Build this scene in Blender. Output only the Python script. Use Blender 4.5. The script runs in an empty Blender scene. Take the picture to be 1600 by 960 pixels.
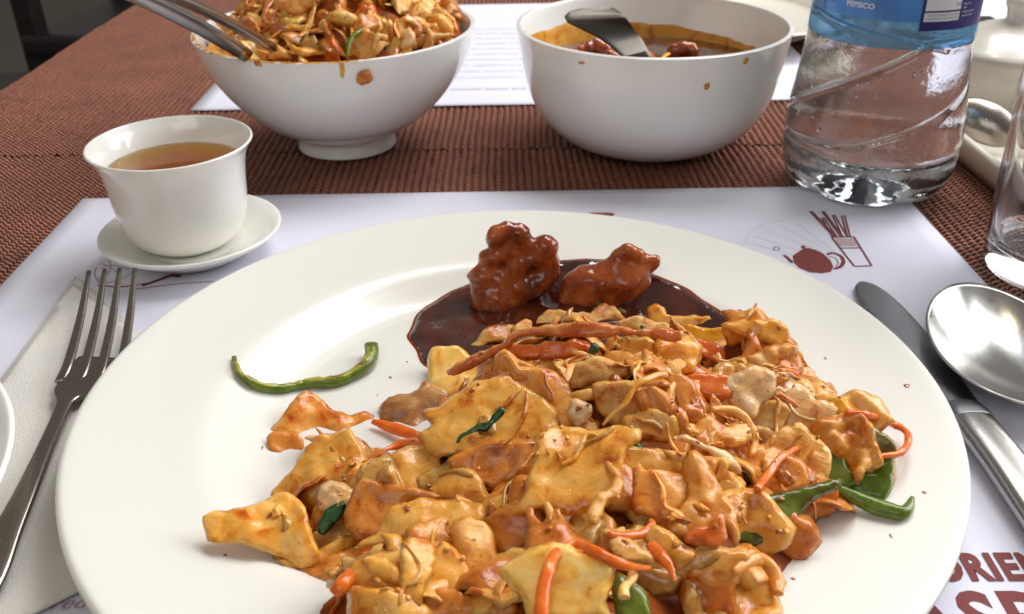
import bpy, bmesh, math, random
import numpy as np
from mathutils import Vector, Matrix, noise
from mathutils.geometry import delaunay_2d_cdt
from mathutils.bvhtree import BVHTree

random.seed(7)
rng = np.random.default_rng(7)
CM = 0.01
S = bpy.context.scene
COL = S.collection
R = math.radians

# ------------------------------------------------------------------ camera, light, exposure
H = 19.2                       # camera height above the table top, cm
F = 1465.0                     # focal length in pixels of the 1600 px wide photograph
PITCH, ROLL = R(30), R(-0.85)
CAMROT = Matrix.Rotation(math.pi/2 - PITCH, 4, 'X') @ Matrix.Rotation(ROLL, 4, 'Z')
cd = bpy.data.cameras.new('camera'); cam = bpy.data.objects.new('camera', cd); COL.objects.link(cam)
cd.sensor_width = 36; cd.lens = 36*F/1600; cd.clip_start = 0.01; cd.clip_end = 50
cam.matrix_world = Matrix.Translation((0, 0, H*CM)) @ CAMROT
cd.dof.use_dof = True; cd.dof.focus_distance = 0.29; cd.dof.aperture_fstop = 26
S.camera = cam

w = bpy.data.worlds.new('World'); S.world = w; w.use_nodes = True
bg = w.node_tree.nodes['Background']; bg.inputs[0].default_value = (1.0, 0.94, 0.87, 1); bg.inputs[1].default_value = 0.20

def area(name, loc, target, sx, sy, power, color):
    l = bpy.data.lights.new(name, 'AREA'); l.shape = 'RECTANGLE'; l.size = sx; l.size_y = sy
    l.energy = power; l.color = color
    o = bpy.data.objects.new(name, l); COL.objects.link(o); o.location = loc
    o.rotation_euler = (Vector(target) - Vector(loc)).to_track_quat('-Z', 'Y').to_euler()
    return o
area('window_light', (1.25, 0.75, 0.75), (0, .3, 0), 1.1, 0.9, 21.0, (0.95, 0.97, 1.0))
area('far_overhead_light', (0.75, 1.35, 1.9), (0, .4, 0), 1.3, 0.8, 32, (0.98, 0.98, 1.0))  # added soft overhead light, set high so the flat sauce doesn't mirror it
area('room_fill_light', (-0.5, -1.3, 1.5), (0, .4, 0), 1.4, 0.9, 7.0, (1.0, 0.97, 0.93))  # unseen fill added behind the camera to lift the bowl fronts
area('ceiling_lamp', (0.12, 1.1, 1.9), (0, .3, 0), 0.10, 0.10, 1.6, (1.0, 0.86, 0.62))
S.view_settings.view_transform = 'Standard'; S.view_settings.look = 'None'
S.view_settings.gamma = 1; S.view_settings.exposure = 0.12
S.render.engine = 'CYCLES'; S.cycles.use_denoising = True
S.cycles.max_bounces = 10; S.cycles.transmission_bounces = 10; S.cycles.transparent_max_bounces = 12
S.cycles.sample_clamp_indirect = 4

# ------------------------------------------------------------------ helpers
def lin(c):
    return tuple((v/255/12.92 if v/255 <= .04045 else ((v/255+.055)/1.055)**2.4) for v in c) + (1,)
def ray(px, py):
    d = CAMROT.to_3x3() @ Vector((px-800, -(py-480), -F)); return d.normalized()
CAM = Vector((0, 0, H))
def at(px, py, z=0.0):
    d = ray(px, py); t = (z-H)/d.z; return CAM + d*t
def march(px, py, hf, tmax=140):
    d = ray(px, py); t = 8.0; prev = t
    while t < tmax:
        p = CAM + d*t
        if p.z < hf(p.x, p.y):
            a, b = prev, t
            for _ in range(18):
                m = (a+b)/2; q = CAM + d*m
                if q.z < hf(q.x, q.y): b = m
                else: a = m
            return CAM + d*b
        prev = t; t += .15
    return at(px, py, 0)
def fbm(p, o=3):
    return noise.fractal(p, 0.8, 2.0, o)

def mesh(name, verts, faces, smooth=True, scale=CM):
    me = bpy.data.meshes.new(name)
    me.from_pydata([tuple(c*scale for c in v) for v in verts], [], faces)
    if smooth: me.polygons.foreach_set('use_smooth', [True]*len(me.polygons))
    me.update(); return me
def obj(name, me, mat=None, parent=None, **props):
    if isinstance(me, tuple): me = mesh(name, *me)
    o = bpy.data.objects.new(name, me); COL.objects.link(o)
    if mat is not None:
        for m in (mat if isinstance(mat, list) else [mat]): me.materials.append(m)
    if parent is not None: o.parent = parent; o.matrix_parent_inverse = parent.matrix_world.inverted()
    for k, v in props.items(): o[k] = v
    return o
def thing(name, loc, label, cat, group=None):
    o = bpy.data.objects.new(name, None); COL.objects.link(o); o.empty_display_size = .01
    o.location = Vector(loc)*CM; o['label'] = label; o['category'] = cat
    if group: o['group'] = group
    bpy.context.view_layer.update() if False else None
    o.matrix_world = Matrix.Translation(Vector(loc)*CM)
    return o
def fix_parent(o, root):
    o.parent = root; o.matrix_parent_inverse = Matrix.Translation(-root.location)
def part(root, name, me, mat, **props):
    if isinstance(me, tuple): me = mesh(name, *me)
    o = obj(name, me, mat, None, **props); o.parent = root
    # geometry is authored in world coordinates: bring it into the thing's own frame
    base = root
    off = Vector((0, 0, 0))
    while base is not None:
        off += base.location; base = base.parent
    o.data.transform(Matrix.Translation(-off))
    return o
def tag(o, label, cat, group=None):
    o['label'] = label; o['category'] = cat
    if group: o['group'] = group
    return o
def center(o):
    """move the origin of a one-mesh thing to its base"""
    n = len(o.data.vertices); a = np.empty(n*3); o.data.vertices.foreach_get('co', a); a = a.reshape(-1, 3)
    c = Vector((float(a[:, 0].mean()), float(a[:, 1].mean()), float(a[:, 2].min())))
    o.data.transform(Matrix.Translation(-c)); o.location = c
    return o

def lathe(prof, cx=0, cy=0, z0=0, n=96, dis=None, closed=False):
    V, Fc = [], []; m = len(prof)
    for i, (r, z) in enumerate(prof):
        for k in range(n):
            a = 2*math.pi*k/n; rr, zz = r, z
            if dis: rr, zz = dis(r, z, a, i)
            V.append((cx+rr*math.cos(a), cy+rr*math.sin(a), z0+zz))
    rng_ = range(m if closed else m-1)
    for i in rng_:
        j = (i+1) % m
        for k in range(n):
            l = (k+1) % n
            Fc.append((i*n+k, i*n+l, j*n+l, j*n+k))
    vol = 0.0                     # orient outwards: area swept by the closed profile
    pz = [(0, prof[0][1])]+list(prof)+[(0, prof[-1][1])]
    for i in range(len(pz)):
        (r0, a0), (r1, a1) = pz[i-1], pz[i]; vol += r0*a1-r1*a0
    if vol < 0: Fc = [f[::-1] for f in Fc]
    return V, Fc
def smooth_prof(pts, sub=5):
    out = []; P = [pts[0]]+list(pts)+[pts[-1]]
    for i in range(1, len(P)-2):
        p0, p1, p2, p3 = [np.array(q, float) for q in P[i-1:i+3]]
        for s in range(sub):
            t = s/sub
            out.append(tuple(.5*((2*p1)+(-p0+p2)*t+(2*p0-5*p1+4*p2-p3)*t*t+(-p0+3*p1-3*p2+p3)*t**3)))
    out.append(tuple(map(float, pts[-1]))); return [(max(r, 0.0), z) for r, z in out]
def cr3(pts, sub=6):
    out = []; P = [np.array(p, float) for p in pts]; P = [2*P[0]-P[1]]+P+[2*P[-1]-P[-2]]
    for i in range(1, len(P)-2):
        p0, p1, p2, p3 = P[i-1:i+3]
        for s in range(sub):
            t = s/sub
            out.append(.5*((2*p1)+(-p0+p2)*t+(2*p0-5*p1+4*p2-p3)*t*t+(-p0+3*p1-3*p2+p3)*t**3))
    out.append(P[-2]); return out
def sweep(path, sizes, n=10, up=(0, 0, 1), power=2.0, bump=0.0, bf=2.0, sub=6, cap=True, seed=0.0, twist=0.0):
    """path: cm points; sizes: (half width across, half height along up)"""
    pts = cr3([tuple(p) for p in path], sub)
    sz = cr3([tuple(s) for s in sizes], sub)
    V, Fc = [], []; N = len(pts)
    for i, p in enumerate(pts):
        t = Vector(pts[min(i+1, N-1)]-pts[max(i-1, 0)]).normalized()
        u = Vector(up); side = t.cross(u)
        if side.length < 1e-3: side = t.cross(Vector((0, 1, 0.1)))
        side.normalize(); u = side.cross(t).normalized()
        if twist:
            q = Matrix.Rotation(twist*i/N, 3, t); side = q @ side; u = q @ u
        hw, hh = max(sz[i][0], .004), max(sz[i][1], .004)
        for k in range(n):
            a = 2*math.pi*k/n; c, s = math.cos(a), math.sin(a)
            e = 2.0/power
            x = hw*math.copysign(abs(c)**e, c); y = hh*math.copysign(abs(s)**e, s)
            q = Vector(p)+side*x+u*y
            if bump:
                q += (side*c+u*s)*bump*noise.noise(q*bf+Vector((seed, seed, 0)))
            V.append(tuple(q))
        if i:
            for k in range(n):
                l = (k+1) % n
                Fc.append(((i-1)*n+k, (i-1)*n+l, i*n+l, i*n+k))
    if cap:
        for i, s in ((0, -1), (N-1, 1)):
            c = sum((Vector(V[i*n+k]) for k in range(n)), Vector())/n
            V.append(tuple(c)); ci = len(V)-1
            for k in range(n):
                l = (k+1) % n
                Fc.append((i*n+l, i*n+k, ci) if s < 0 else (i*n+k, i*n+l, ci))
    return V, Fc
def join(*parts):
    V, Fc = [], []
    for v, f in parts:
        b = len(V); V += list(v); Fc += [tuple(i+b for i in q) for q in f]
    return V, Fc
def box(x0, x1, y0, y1, z0, z1, bev=0.0):
    bm = bmesh.new(); bmesh.ops.create_cube(bm, size=1)
    for v in bm.verts:
        v.co = Vector(((x0+x1)/2+v.co.x*(x1-x0), (y0+y1)/2+v.co.y*(y1-y0), (z0+z1)/2+v.co.z*(z1-z0)))
    if bev: bmesh.ops.bevel(bm, geom=bm.edges[:], offset=bev, segments=3, profile=.5, affect='EDGES')
    V = [tuple(v.co) for v in bm.verts]; bm.verts.index_update(); Fc = [tuple(v.index for v in f.verts) for f in bm.faces]
    bm.free(); return V, Fc

# ------------------------------------------------------------------ materials
def newmat(name):
    m = bpy.data.materials.new(name); m.use_nodes = True; nt = m.node_tree
    return m, nt, nt.nodes['Principled BSDF']
def N(nt, kind, **kw):
    n = nt.nodes.new(kind)
    for k, v in kw.items():
        if k in n.inputs.keys(): n.inputs[k].default_value = v
        else: setattr(n, k, v)
    return n
def simple(name, col, rough=.5, coat=0, metal=0, sss=0, bump=0, bscale=200, var=0, spec=.5, vscale=60):
    m, nt, b = newmat(name); c = lin(col)
    b.inputs['Base Color'].default_value = c; b.inputs['Roughness'].default_value = rough
    b.inputs['Metallic'].default_value = metal; b.inputs['Coat Weight'].default_value = coat
    b.inputs['Coat Roughness'].default_value = .08; b.inputs['Specular IOR Level'].default_value = spec
    if sss:
        b.inputs['Subsurface Weight'].default_value = sss
        b.inputs['Subsurface Radius'].default_value = (.004, .003, .002); b.inputs['Subsurface Scale'].default_value = 1.0
    tc = N(nt, 'ShaderNodeTexCoord')
    if bump:
        no = N(nt, 'ShaderNodeTexNoise', Scale=bscale, Detail=4.0); nt.links.new(tc.outputs['Object'], no.inputs['Vector'])
        bp = N(nt, 'ShaderNodeBump', Strength=bump, Distance=.0005); nt.links.new(no.outputs['Fac'], bp.inputs['Height'])
        nt.links.new(bp.outputs['Normal'], b.inputs['Normal'])
    if var:
        no = N(nt, 'ShaderNodeTexNoise', Scale=vscale, Detail=3.0); nt.links.new(tc.outputs['Object'], no.inputs['Vector'])
        rp = N(nt, 'ShaderNodeValToRGB')
        rp.color_ramp.elements[0].position = .3; rp.color_ramp.elements[1].position = .7
        rp.color_ramp.elements[0].color = tuple(v*(1-var) for v in c[:3])+(1,)
        rp.color_ramp.elements[1].color = tuple(min(1, v*(1+var)) for v in c[:3])+(1,)
        nt.links.new(no.outputs['Fac'], rp.inputs['Fac']); nt.links.new(rp.outputs['Color'], b.inputs['Base Color'])
        r2 = N(nt, 'ShaderNodeMapRange'); r2.inputs['To Min'].default_value = rough*.8; r2.inputs['To Max'].default_value = rough*1.3
        nt.links.new(no.outputs['Fac'], r2.inputs['Value']); nt.links.new(r2.outputs[0], b.inputs['Roughness'])
    return m
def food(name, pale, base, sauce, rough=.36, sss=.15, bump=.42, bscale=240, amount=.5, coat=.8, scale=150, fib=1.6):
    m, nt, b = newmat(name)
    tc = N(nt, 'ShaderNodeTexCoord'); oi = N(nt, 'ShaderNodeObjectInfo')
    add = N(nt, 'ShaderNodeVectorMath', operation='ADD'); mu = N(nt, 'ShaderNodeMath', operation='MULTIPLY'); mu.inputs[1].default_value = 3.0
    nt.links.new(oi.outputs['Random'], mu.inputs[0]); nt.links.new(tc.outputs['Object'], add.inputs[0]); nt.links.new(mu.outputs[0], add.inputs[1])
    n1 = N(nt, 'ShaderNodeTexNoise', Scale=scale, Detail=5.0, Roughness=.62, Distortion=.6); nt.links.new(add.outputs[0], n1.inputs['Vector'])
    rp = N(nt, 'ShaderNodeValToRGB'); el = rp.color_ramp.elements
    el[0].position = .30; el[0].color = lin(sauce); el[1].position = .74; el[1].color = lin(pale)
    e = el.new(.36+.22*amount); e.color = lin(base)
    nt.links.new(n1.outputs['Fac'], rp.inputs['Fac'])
    # small specks of spice
    n2 = N(nt, 'ShaderNodeTexVoronoi', Scale=520.0); nt.links.new(add.outputs[0], n2.inputs['Vector'])
    n3 = N(nt, 'ShaderNodeTexNoise', Scale=260.0, Detail=1.0); nt.links.new(add.outputs[0], n3.inputs['Vector'])
    lt = N(nt, 'ShaderNodeMath', operation='LESS_THAN'); lt.inputs[1].default_value = .20; nt.links.new(n2.outputs['Distance'], lt.inputs[0])
    gt = N(nt, 'ShaderNodeMath', operation='GREATER_THAN'); gt.inputs[1].default_value = .66; nt.links.new(n3.outputs['Fac'], gt.inputs[0])
    ml = N(nt, 'ShaderNodeMath', operation='MULTIPLY'); nt.links.new(lt.outputs[0], ml.inputs[0]); nt.links.new(gt.outputs[0], ml.inputs[1])
    m7 = N(nt, 'ShaderNodeMath', operation='MULTIPLY'); m7.inputs[1].default_value = .5; nt.links.new(ml.outputs[0], m7.inputs[0])
    mx = N(nt, 'ShaderNodeMix', data_type='RGBA'); nt.links.new(m7.outputs[0], mx.inputs['Factor'])
    nt.links.new(rp.outputs['Color'], mx.inputs[6]); mx.inputs[7].default_value = lin((140, 62, 22))
    hs = N(nt, 'ShaderNodeHueSaturation'); r1 = N(nt, 'ShaderNodeMapRange'); r1.inputs['To Min'].default_value = .86; r1.inputs['To Max'].default_value = 1.12
    nt.links.new(oi.outputs['Random'], r1.inputs['Value']); nt.links.new(r1.outputs[0], hs.inputs['Value'])
    nt.links.new(mx.outputs[2], hs.inputs['Color']); nt.links.new(hs.outputs['Color'], b.inputs['Base Color'])
    rr = N(nt, 'ShaderNodeMapRange'); rr.inputs['From Min'].default_value = .3; rr.inputs['From Max'].default_value = .7
    rr.inputs['To Min'].default_value = rough*.55; rr.inputs['To Max'].default_value = rough*1.7
    nt.links.new(n1.outputs['Fac'], rr.inputs['Value']); nt.links.new(rr.outputs[0], b.inputs['Roughness'])
    b.inputs['Subsurface Weight'].default_value = sss; b.inputs['Subsurface Radius'].default_value = (.004, .0022, .0008); b.inputs['Subsurface Scale'].default_value = 1
    b.inputs['Coat Weight'].default_value = coat; b.inputs['Coat Roughness'].default_value = .05; b.inputs['Specular IOR Level'].default_value = .25; b.inputs['Coat IOR'].default_value = 1.4
    n4 = N(nt, 'ShaderNodeTexNoise', Scale=bscale, Detail=5.0, Roughness=.6)
    vr = N(nt, 'ShaderNodeVectorRotate', rotation_type='Z_AXIS'); m6 = N(nt, 'ShaderNodeMath', operation='MULTIPLY'); m6.inputs[1].default_value = 6.28
    nt.links.new(oi.outputs['Random'], m6.inputs[0]); nt.links.new(m6.outputs[0], vr.inputs['Angle']); nt.links.new(add.outputs[0], vr.inputs['Vector'])
    mp4 = N(nt, 'ShaderNodeMapping'); mp4.inputs['Scale'].default_value = (1, 1/fib, 1); nt.links.new(vr.outputs[0], mp4.inputs['Vector']); nt.links.new(mp4.outputs[0], n4.inputs['Vector'])
    bp = N(nt, 'ShaderNodeBump', Strength=bump, Distance=.0008); nt.links.new(n4.outputs['Fac'], bp.inputs['Height'])
    nt.links.new(bp.outputs['Normal'], b.inputs['Normal'])
    n5 = N(nt, 'ShaderNodeTexNoise', Scale=620.0, Detail=3.0, Roughness=.5); nt.links.new(add.outputs[0], n5.inputs['Vector'])
    b5 = N(nt, 'ShaderNodeBump', Strength=.28, Distance=.0006); nt.links.new(n5.outputs['Fac'], b5.inputs['Height']); nt.links.new(bp.outputs['Normal'], b5.inputs['Normal'])
    nt.links.new(b5.outputs['Normal'], b.inputs['Coat Normal'])
    return m
M = {}
M['porcelain'] = simple('porcelain', (243, 241, 235), .22, coat=.6, sss=.15)
M['plate'] = simple('cream_glazed_plate', (236, 233, 223), .3, coat=.35, sss=.12, bump=.02, bscale=60)
M['cup'] = simple('cream_glazed_cup', (243, 241, 233), .2, coat=.6, sss=.15)
M['beige_china'] = simple('beige_china', (226, 219, 203), .25, coat=.5, sss=.1)
M['sheet'] = food('noodle_sheet', (242, 190, 100), (226, 150, 48), (184, 74, 8), amount=.44)
M['sheet_pink'] = food('pink_sheet', (240, 182, 96), (220, 136, 44), (182, 68, 8), amount=.44)
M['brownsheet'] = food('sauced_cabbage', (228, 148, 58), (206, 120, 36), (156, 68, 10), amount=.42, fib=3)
M['pale'] = food('pale_potato', (242, 212, 136), (234, 178, 78), (212, 116, 24), amount=.4, sss=.3, bump=.2)
M['cabbage'] = food('shredded_cabbage', (246, 200, 120), (226, 152, 60), (182, 80, 12), bump=.8, bscale=420, amount=.42, fib=5)
M['whitepink'] = food('white_cabbage', (250, 220, 176), (236, 180, 112), (200, 104, 32), bump=1.0, rough=.2, amount=.35, fib=4, bscale=380)
M['chicken'] = food('chicken_crumb', (244, 204, 134), (226, 158, 78), (176, 84, 22), rough=.5, bump=1.0, bscale=420, coat=.15, amount=.42)
M['mushroom'] = food('mushroom', (216, 168, 104), (168, 112, 60), (98, 52, 20), bump=.6, amount=.5, scale=90)
M['carrot'] = food('carrot', (238, 130, 44), (228, 104, 22), (200, 76, 12), rough=.22, bump=.25, amount=.4, coat=.6)
M['redcarrot'] = food('red_carrot', (236, 134, 56), (222, 104, 32), (180, 68, 14), rough=.22, bump=.3, amount=.4)
M['onion'] = food('glassy_onion', (226, 156, 92), (204, 112, 50), (170, 72, 24), rough=.16, bump=.25, amount=.4, coat=.7, sss=.4, fib=4)
M['clear_onion'] = food('clear_onion', (226, 184, 112), (200, 140, 58), (160, 88, 24), rough=.16, bump=.3, amount=.3, coat=.9, sss=.4, fib=5)
M['yellow'] = food('yellow_pepper', (250, 190, 50), (240, 162, 28), (216, 116, 20), rough=.16, bump=.15, amount=.3, coat=.8)
M['green'] = food('green_pepper', (128, 134, 44), (92, 104, 26), (96, 72, 16), rough=.24, bump=.4, amount=.5, coat=.6, sss=.1)
M['brightgreen'] = food('bright_green_pepper', (124, 142, 48), (88, 112, 28), (96, 84, 20), rough=.22, bump=.3, amount=.45, coat=.5, sss=.1)
M['pepper_flesh'] = food('pepper_flesh', (186, 180, 76), (150, 144, 44), (120, 84, 24), rough=.3, bump=.5, amount=.4)
M['olive'] = food('olive_pepper', (150, 134, 72), (112, 100, 40), (76, 60, 20), rough=.18, bump=.2, amount=.4, coat=.8)
M['herb'] = simple('herb', (34, 74, 26), .35, coat=.3, var=.3, vscale=600)
M['glaze'] = food('glazed_chicken', (196, 110, 52), (146, 64, 26), (72, 24, 8), rough=.12, bump=.2, bscale=240, amount=.5, coat=1.0, scale=80, sss=.2)
M['filling'] = food('filling', (224, 142, 46), (194, 102, 22), (138, 52, 4), amount=.45, fib=3)

m, nt, b = newmat('dark_sauce'); M['sauce'] = m
b.inputs['Base Color'].default_value = lin((62, 22, 10)); b.inputs['Roughness'].default_value = .13
b.inputs['Coat Weight'].default_value = 1; b.inputs['Coat Roughness'].default_value = .04
tc = N(nt, 'ShaderNodeTexCoord'); no = N(nt, 'ShaderNodeTexNoise', Scale=70.0, Detail=3.0); nt.links.new(tc.outputs['Object'], no.inputs['Vector'])
rp = N(nt, 'ShaderNodeValToRGB'); rp.color_ramp.elements[0].position = .48; rp.color_ramp.elements[0].color = lin((62, 20, 9))
rp.color_ramp.elements[1].position = .72; rp.color_ramp.elements[1].color = lin((96, 38, 14))
nt.links.new(no.outputs['Fac'], rp.inputs['Fac']); nt.links.new(rp.outputs['Color'], b.inputs['Base Color'])
n2 = N(nt, 'ShaderNodeTexNoise', Scale=150.0, Detail=2.0); nt.links.new(tc.outputs['Object'], n2.inputs['Vector'])
bp = N(nt, 'ShaderNodeBump', Strength=.22, Distance=.002); nt.links.new(n2.outputs['Fac'], bp.inputs['Height']); nt.links.new(bp.outputs['Normal'], b.inputs['Normal']); nt.links.new(bp.outputs['Normal'], b.inputs['Coat Normal'])
M['oil'] = simple('oily_sauce', (176, 96, 34), .15, coat=1, sss=.2, var=.35, vscale=90, bump=.2, bscale=180)
M['residue'] = food('sauce_residue', (234, 178, 80), (216, 146, 46), (170, 84, 22), rough=.3, bump=.3, amount=.5, scale=90, coat=.3)
M['mound'] = food('mound', (184, 98, 26), (146, 66, 12), (100, 38, 4), rough=.7, bump=.8, bscale=200, coat=0, sss=0)

def steel(name, col, rough, streak=(60, 900, 60), sb=.06):
    m, nt, b = newmat(name); b.inputs['Metallic'].default_value = 1; b.inputs['Base Color'].default_value = lin(col)
    tc = N(nt, 'ShaderNodeTexCoord'); mp = N(nt, 'ShaderNodeMapping'); mp.inputs['Scale'].default_value = streak
    no = N(nt, 'ShaderNodeTexNoise', Scale=8.0, Detail=4.0); nt.links.new(tc.outputs['Object'], mp.inputs['Vector']); nt.links.new(mp.outputs[0], no.inputs['Vector'])
    mr = N(nt, 'ShaderNodeMapRange'); mr.inputs['To Min'].default_value = rough*.6; mr.inputs['To Max'].default_value = rough*1.5
    nt.links.new(no.outputs['Fac'], mr.inputs['Value']); nt.links.new(mr.outputs[0], b.inputs['Roughness'])
    bp = N(nt, 'ShaderNodeBump', Strength=sb, Distance=.0003); nt.links.new(no.outputs['Fac'], bp.inputs['Height']); nt.links.new(bp.outputs['Normal'], b.inputs['Normal'])
    return m
M['steel'] = steel('steel', (176, 172, 166), .22)
M['dark_steel'] = steel('dark_steel', (150, 143, 134), .24, sb=.03)
M['handle_steel'] = steel('handle_steel', (92, 87, 80), .38)
M['knife_steel'] = steel('knife_steel', (140, 140, 142), .34, (400, 60, 60))
M['spoon_steel'] = steel('spoon_steel', (196, 194, 190), .2, (90, 90, 90), .03)

def paper(name, col, bump=.15):
    return simple(name, col, .75, bump=bump, bscale=900, spec=.25)
M['paper'] = paper('white_paper', (224, 223, 236))
M['napkin'] = simple('tissue', (228, 224, 216), .9, bump=.8, bscale=1300, spec=.1)
M['print'] = simple('brown_print', (124, 62, 58), .7, spec=.2)
M['print_light'] = simple('pale_print', (186, 164, 168), .7, spec=.2)
M['print_faint'] = simple('faint_print', (208, 202, 212), .7, spec=.2)

m, nt, b = newmat('woven_cord'); M['cord'] = m
tc = N(nt, 'ShaderNodeTexCoord'); sx = N(nt, 'ShaderNodeSeparateXYZ'); nt.links.new(tc.outputs['Object'], sx.inputs[0])
def mth(op, a, bb=None):
    n = N(nt, 'ShaderNodeMath', operation=op)
    for i, v in enumerate((a, bb)):
        if v is None: continue
        if isinstance(v, (int, float)): n.inputs[i].default_value = v
        else: nt.links.new(v, n.inputs[i])
    return n.outputs[0]
PITCHX = .0040
idx = mth('FLOOR', mth('DIVIDE', sx.outputs['X'], PITCHX))
wn = N(nt, 'ShaderNodeTexWhiteNoise', noise_dimensions='1D'); nt.links.new(idx, wn.inputs['W'])
jn = N(nt, 'ShaderNodeTexNoise', Scale=160.0); nt.links.new(tc.outputs['Object'], jn.inputs['Vector'])
ph = mth('ADD', mth('ADD', mth('MULTIPLY', sx.outputs['Y'], 2*math.pi/.0031), mth('MULTIPLY', idx, 1.9)), mth('MULTIPLY', jn.outputs['Fac'], 3.0))
bead = mth('ADD', mth('MULTIPLY', mth('SINE', ph), .5), .5)
rp = N(nt, 'ShaderNodeValToRGB'); e = rp.color_ramp.elements; e[0].position = .0; e[0].color = lin((54, 27, 21)); e[1].position = 1; e[1].color = lin((212, 138, 106))  # copper glints of the bead tops are put into the colour
en = e.new(.6); en.color = lin((110, 59, 46))
nt.links.new(bead, rp.inputs['Fac'])
bn = N(nt, 'ShaderNodeTexNoise', Scale=30.0, Detail=7.0, Roughness=.75); nt.links.new(tc.outputs['Object'], bn.inputs['Vector'])
hs = N(nt, 'ShaderNodeHueSaturation'); mr = N(nt, 'ShaderNodeMapRange'); mr.inputs['To Min'].default_value = .4; mr.inputs['To Max'].default_value = 1.45
nt.links.new(bn.outputs['Fac'], mr.inputs['Value']); nt.links.new(mr.outputs[0], hs.inputs['Value']); nt.links.new(rp.outputs['Color'], hs.inputs['Color'])
nt.links.new(hs.outputs['Color'], b.inputs['Base Color']); b.inputs['Roughness'].default_value = .45; b.inputs['Specular IOR Level'].default_value = .35
bp = N(nt, 'ShaderNodeBump', Strength=1.0, Distance=.0011); nt.links.new(bead, bp.inputs['Height']); nt.links.new(bp.outputs['Normal'], b.inputs['Normal'])
M['backing'] = simple('cord_backing', (52, 24, 20), .8)
M['wood'] = simple('dark_table_wood', (56, 32, 26), .4, var=.3)
M['floor'] = simple('grey_floor', (92, 90, 76), .55, var=.12, vscale=4)
M['dark'] = simple('dark_chair_wood', (26, 20, 18), .4, var=.2)

def film(name, col, fac):
    m, nt, b = newmat(name); out = nt.nodes['Material Output']
    tr = N(nt, 'ShaderNodeBsdfTransparent'); tr.inputs[0].default_value = tuple(col)+(1,)
    b.inputs['Base Color'].default_value = tuple(col)+(1,); b.inputs['Roughness'].default_value = .15
    mx = N(nt, 'ShaderNodeMixShader'); mx.inputs[0].default_value = fac
    nt.links.new(tr.outputs[0], mx.inputs[1]); nt.links.new(b.outputs[0], mx.inputs[2]); nt.links.new(mx.outputs[0], out.inputs[0]); return m
def glass(name, col=(1, 1, 1), ior=1.48, rough=0.0, bump=0, bs=100, thin=False):
    m, nt, b = newmat(name); b.inputs['Base Color'].default_value = tuple(col)+(1,); b.inputs['Transmission Weight'].default_value = 1
    b.inputs['IOR'].default_value = ior; b.inputs['Roughness'].default_value = rough
    if bump:
        tc = N(nt, 'ShaderNodeTexCoord'); no = N(nt, 'ShaderNodeTexNoise', Scale=bs, Detail=3.0); nt.links.new(tc.outputs['Object'], no.inputs['Vector'])
        bp = N(nt, 'ShaderNodeBump', Strength=bump, Distance=.002); nt.links.new(no.outputs['Fac'], bp.inputs['Height']); nt.links.new(bp.outputs['Normal'], b.inputs['Normal'])
    return m
M['pet'] = glass('clear_plastic', (.98, .99, 1), 1.5, .07, .25, 140)
M['glass'] = glass('clear_glass', (.98, .99, .98), 1.5)
M['water'] = glass('water', (1, 1, 1), 1.33, .05)
m, nt, b = newmat('tea'); M['tea'] = m
b.inputs['Base Color'].default_value = (1, 1, 1, 1); b.inputs['Transmission Weight'].default_value = 1; b.inputs['IOR'].default_value = 1.33; b.inputs['Roughness'].default_value = 0
va = N(nt, 'ShaderNodeVolumeAbsorption'); va.inputs['Color'].default_value = (.978, .89, .2, 1); va.inputs['Density'].default_value = 200
nt.links.new(va.outputs[0], nt.nodes['Material Output'].inputs['Volume'])
M['blue_film'] = film('blue_film', (.25, .55, .85), .35)
M['blue_label'] = simple('blue_label', (72, 138, 212), .3, coat=.4, var=.35, vscale=30)
M['navy'] = simple('navy_label', (40, 42, 112), .3, coat=.4)
M['white_print'] = simple('white_label_print', (226, 228, 236), .4)
M['dark_print'] = simple('dark_label_print', (70, 70, 96), .5)

# ------------------------------------------------------------------ setting: floor, table, woven mats
o = obj('floor', (*box(-400, 400, -150, 600, -77, -75), False), M['floor'], kind='structure')
TX0, TX1, TY0, TY1 = -36.0, 62.0, -6.0, 96.0
tt = thing('table', (10, 50, -75), 'dark wooden dining table under the brown woven runners', 'table')
part(tt, 'tabletop', (*box(TX0, TX1, TY0, TY1, -3.0, -0.45, .4), False), M['wood'])
for x, y in ((TX0+6, TY0+6), (TX1-6, TY0+6), (TX0+6, TY1-6), (TX1-6, TY1-6)):
    part(tt, 'leg', (*box(x-3, x+3, y-3, y+3, -75, -3, .3), False), M['wood'])

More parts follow.
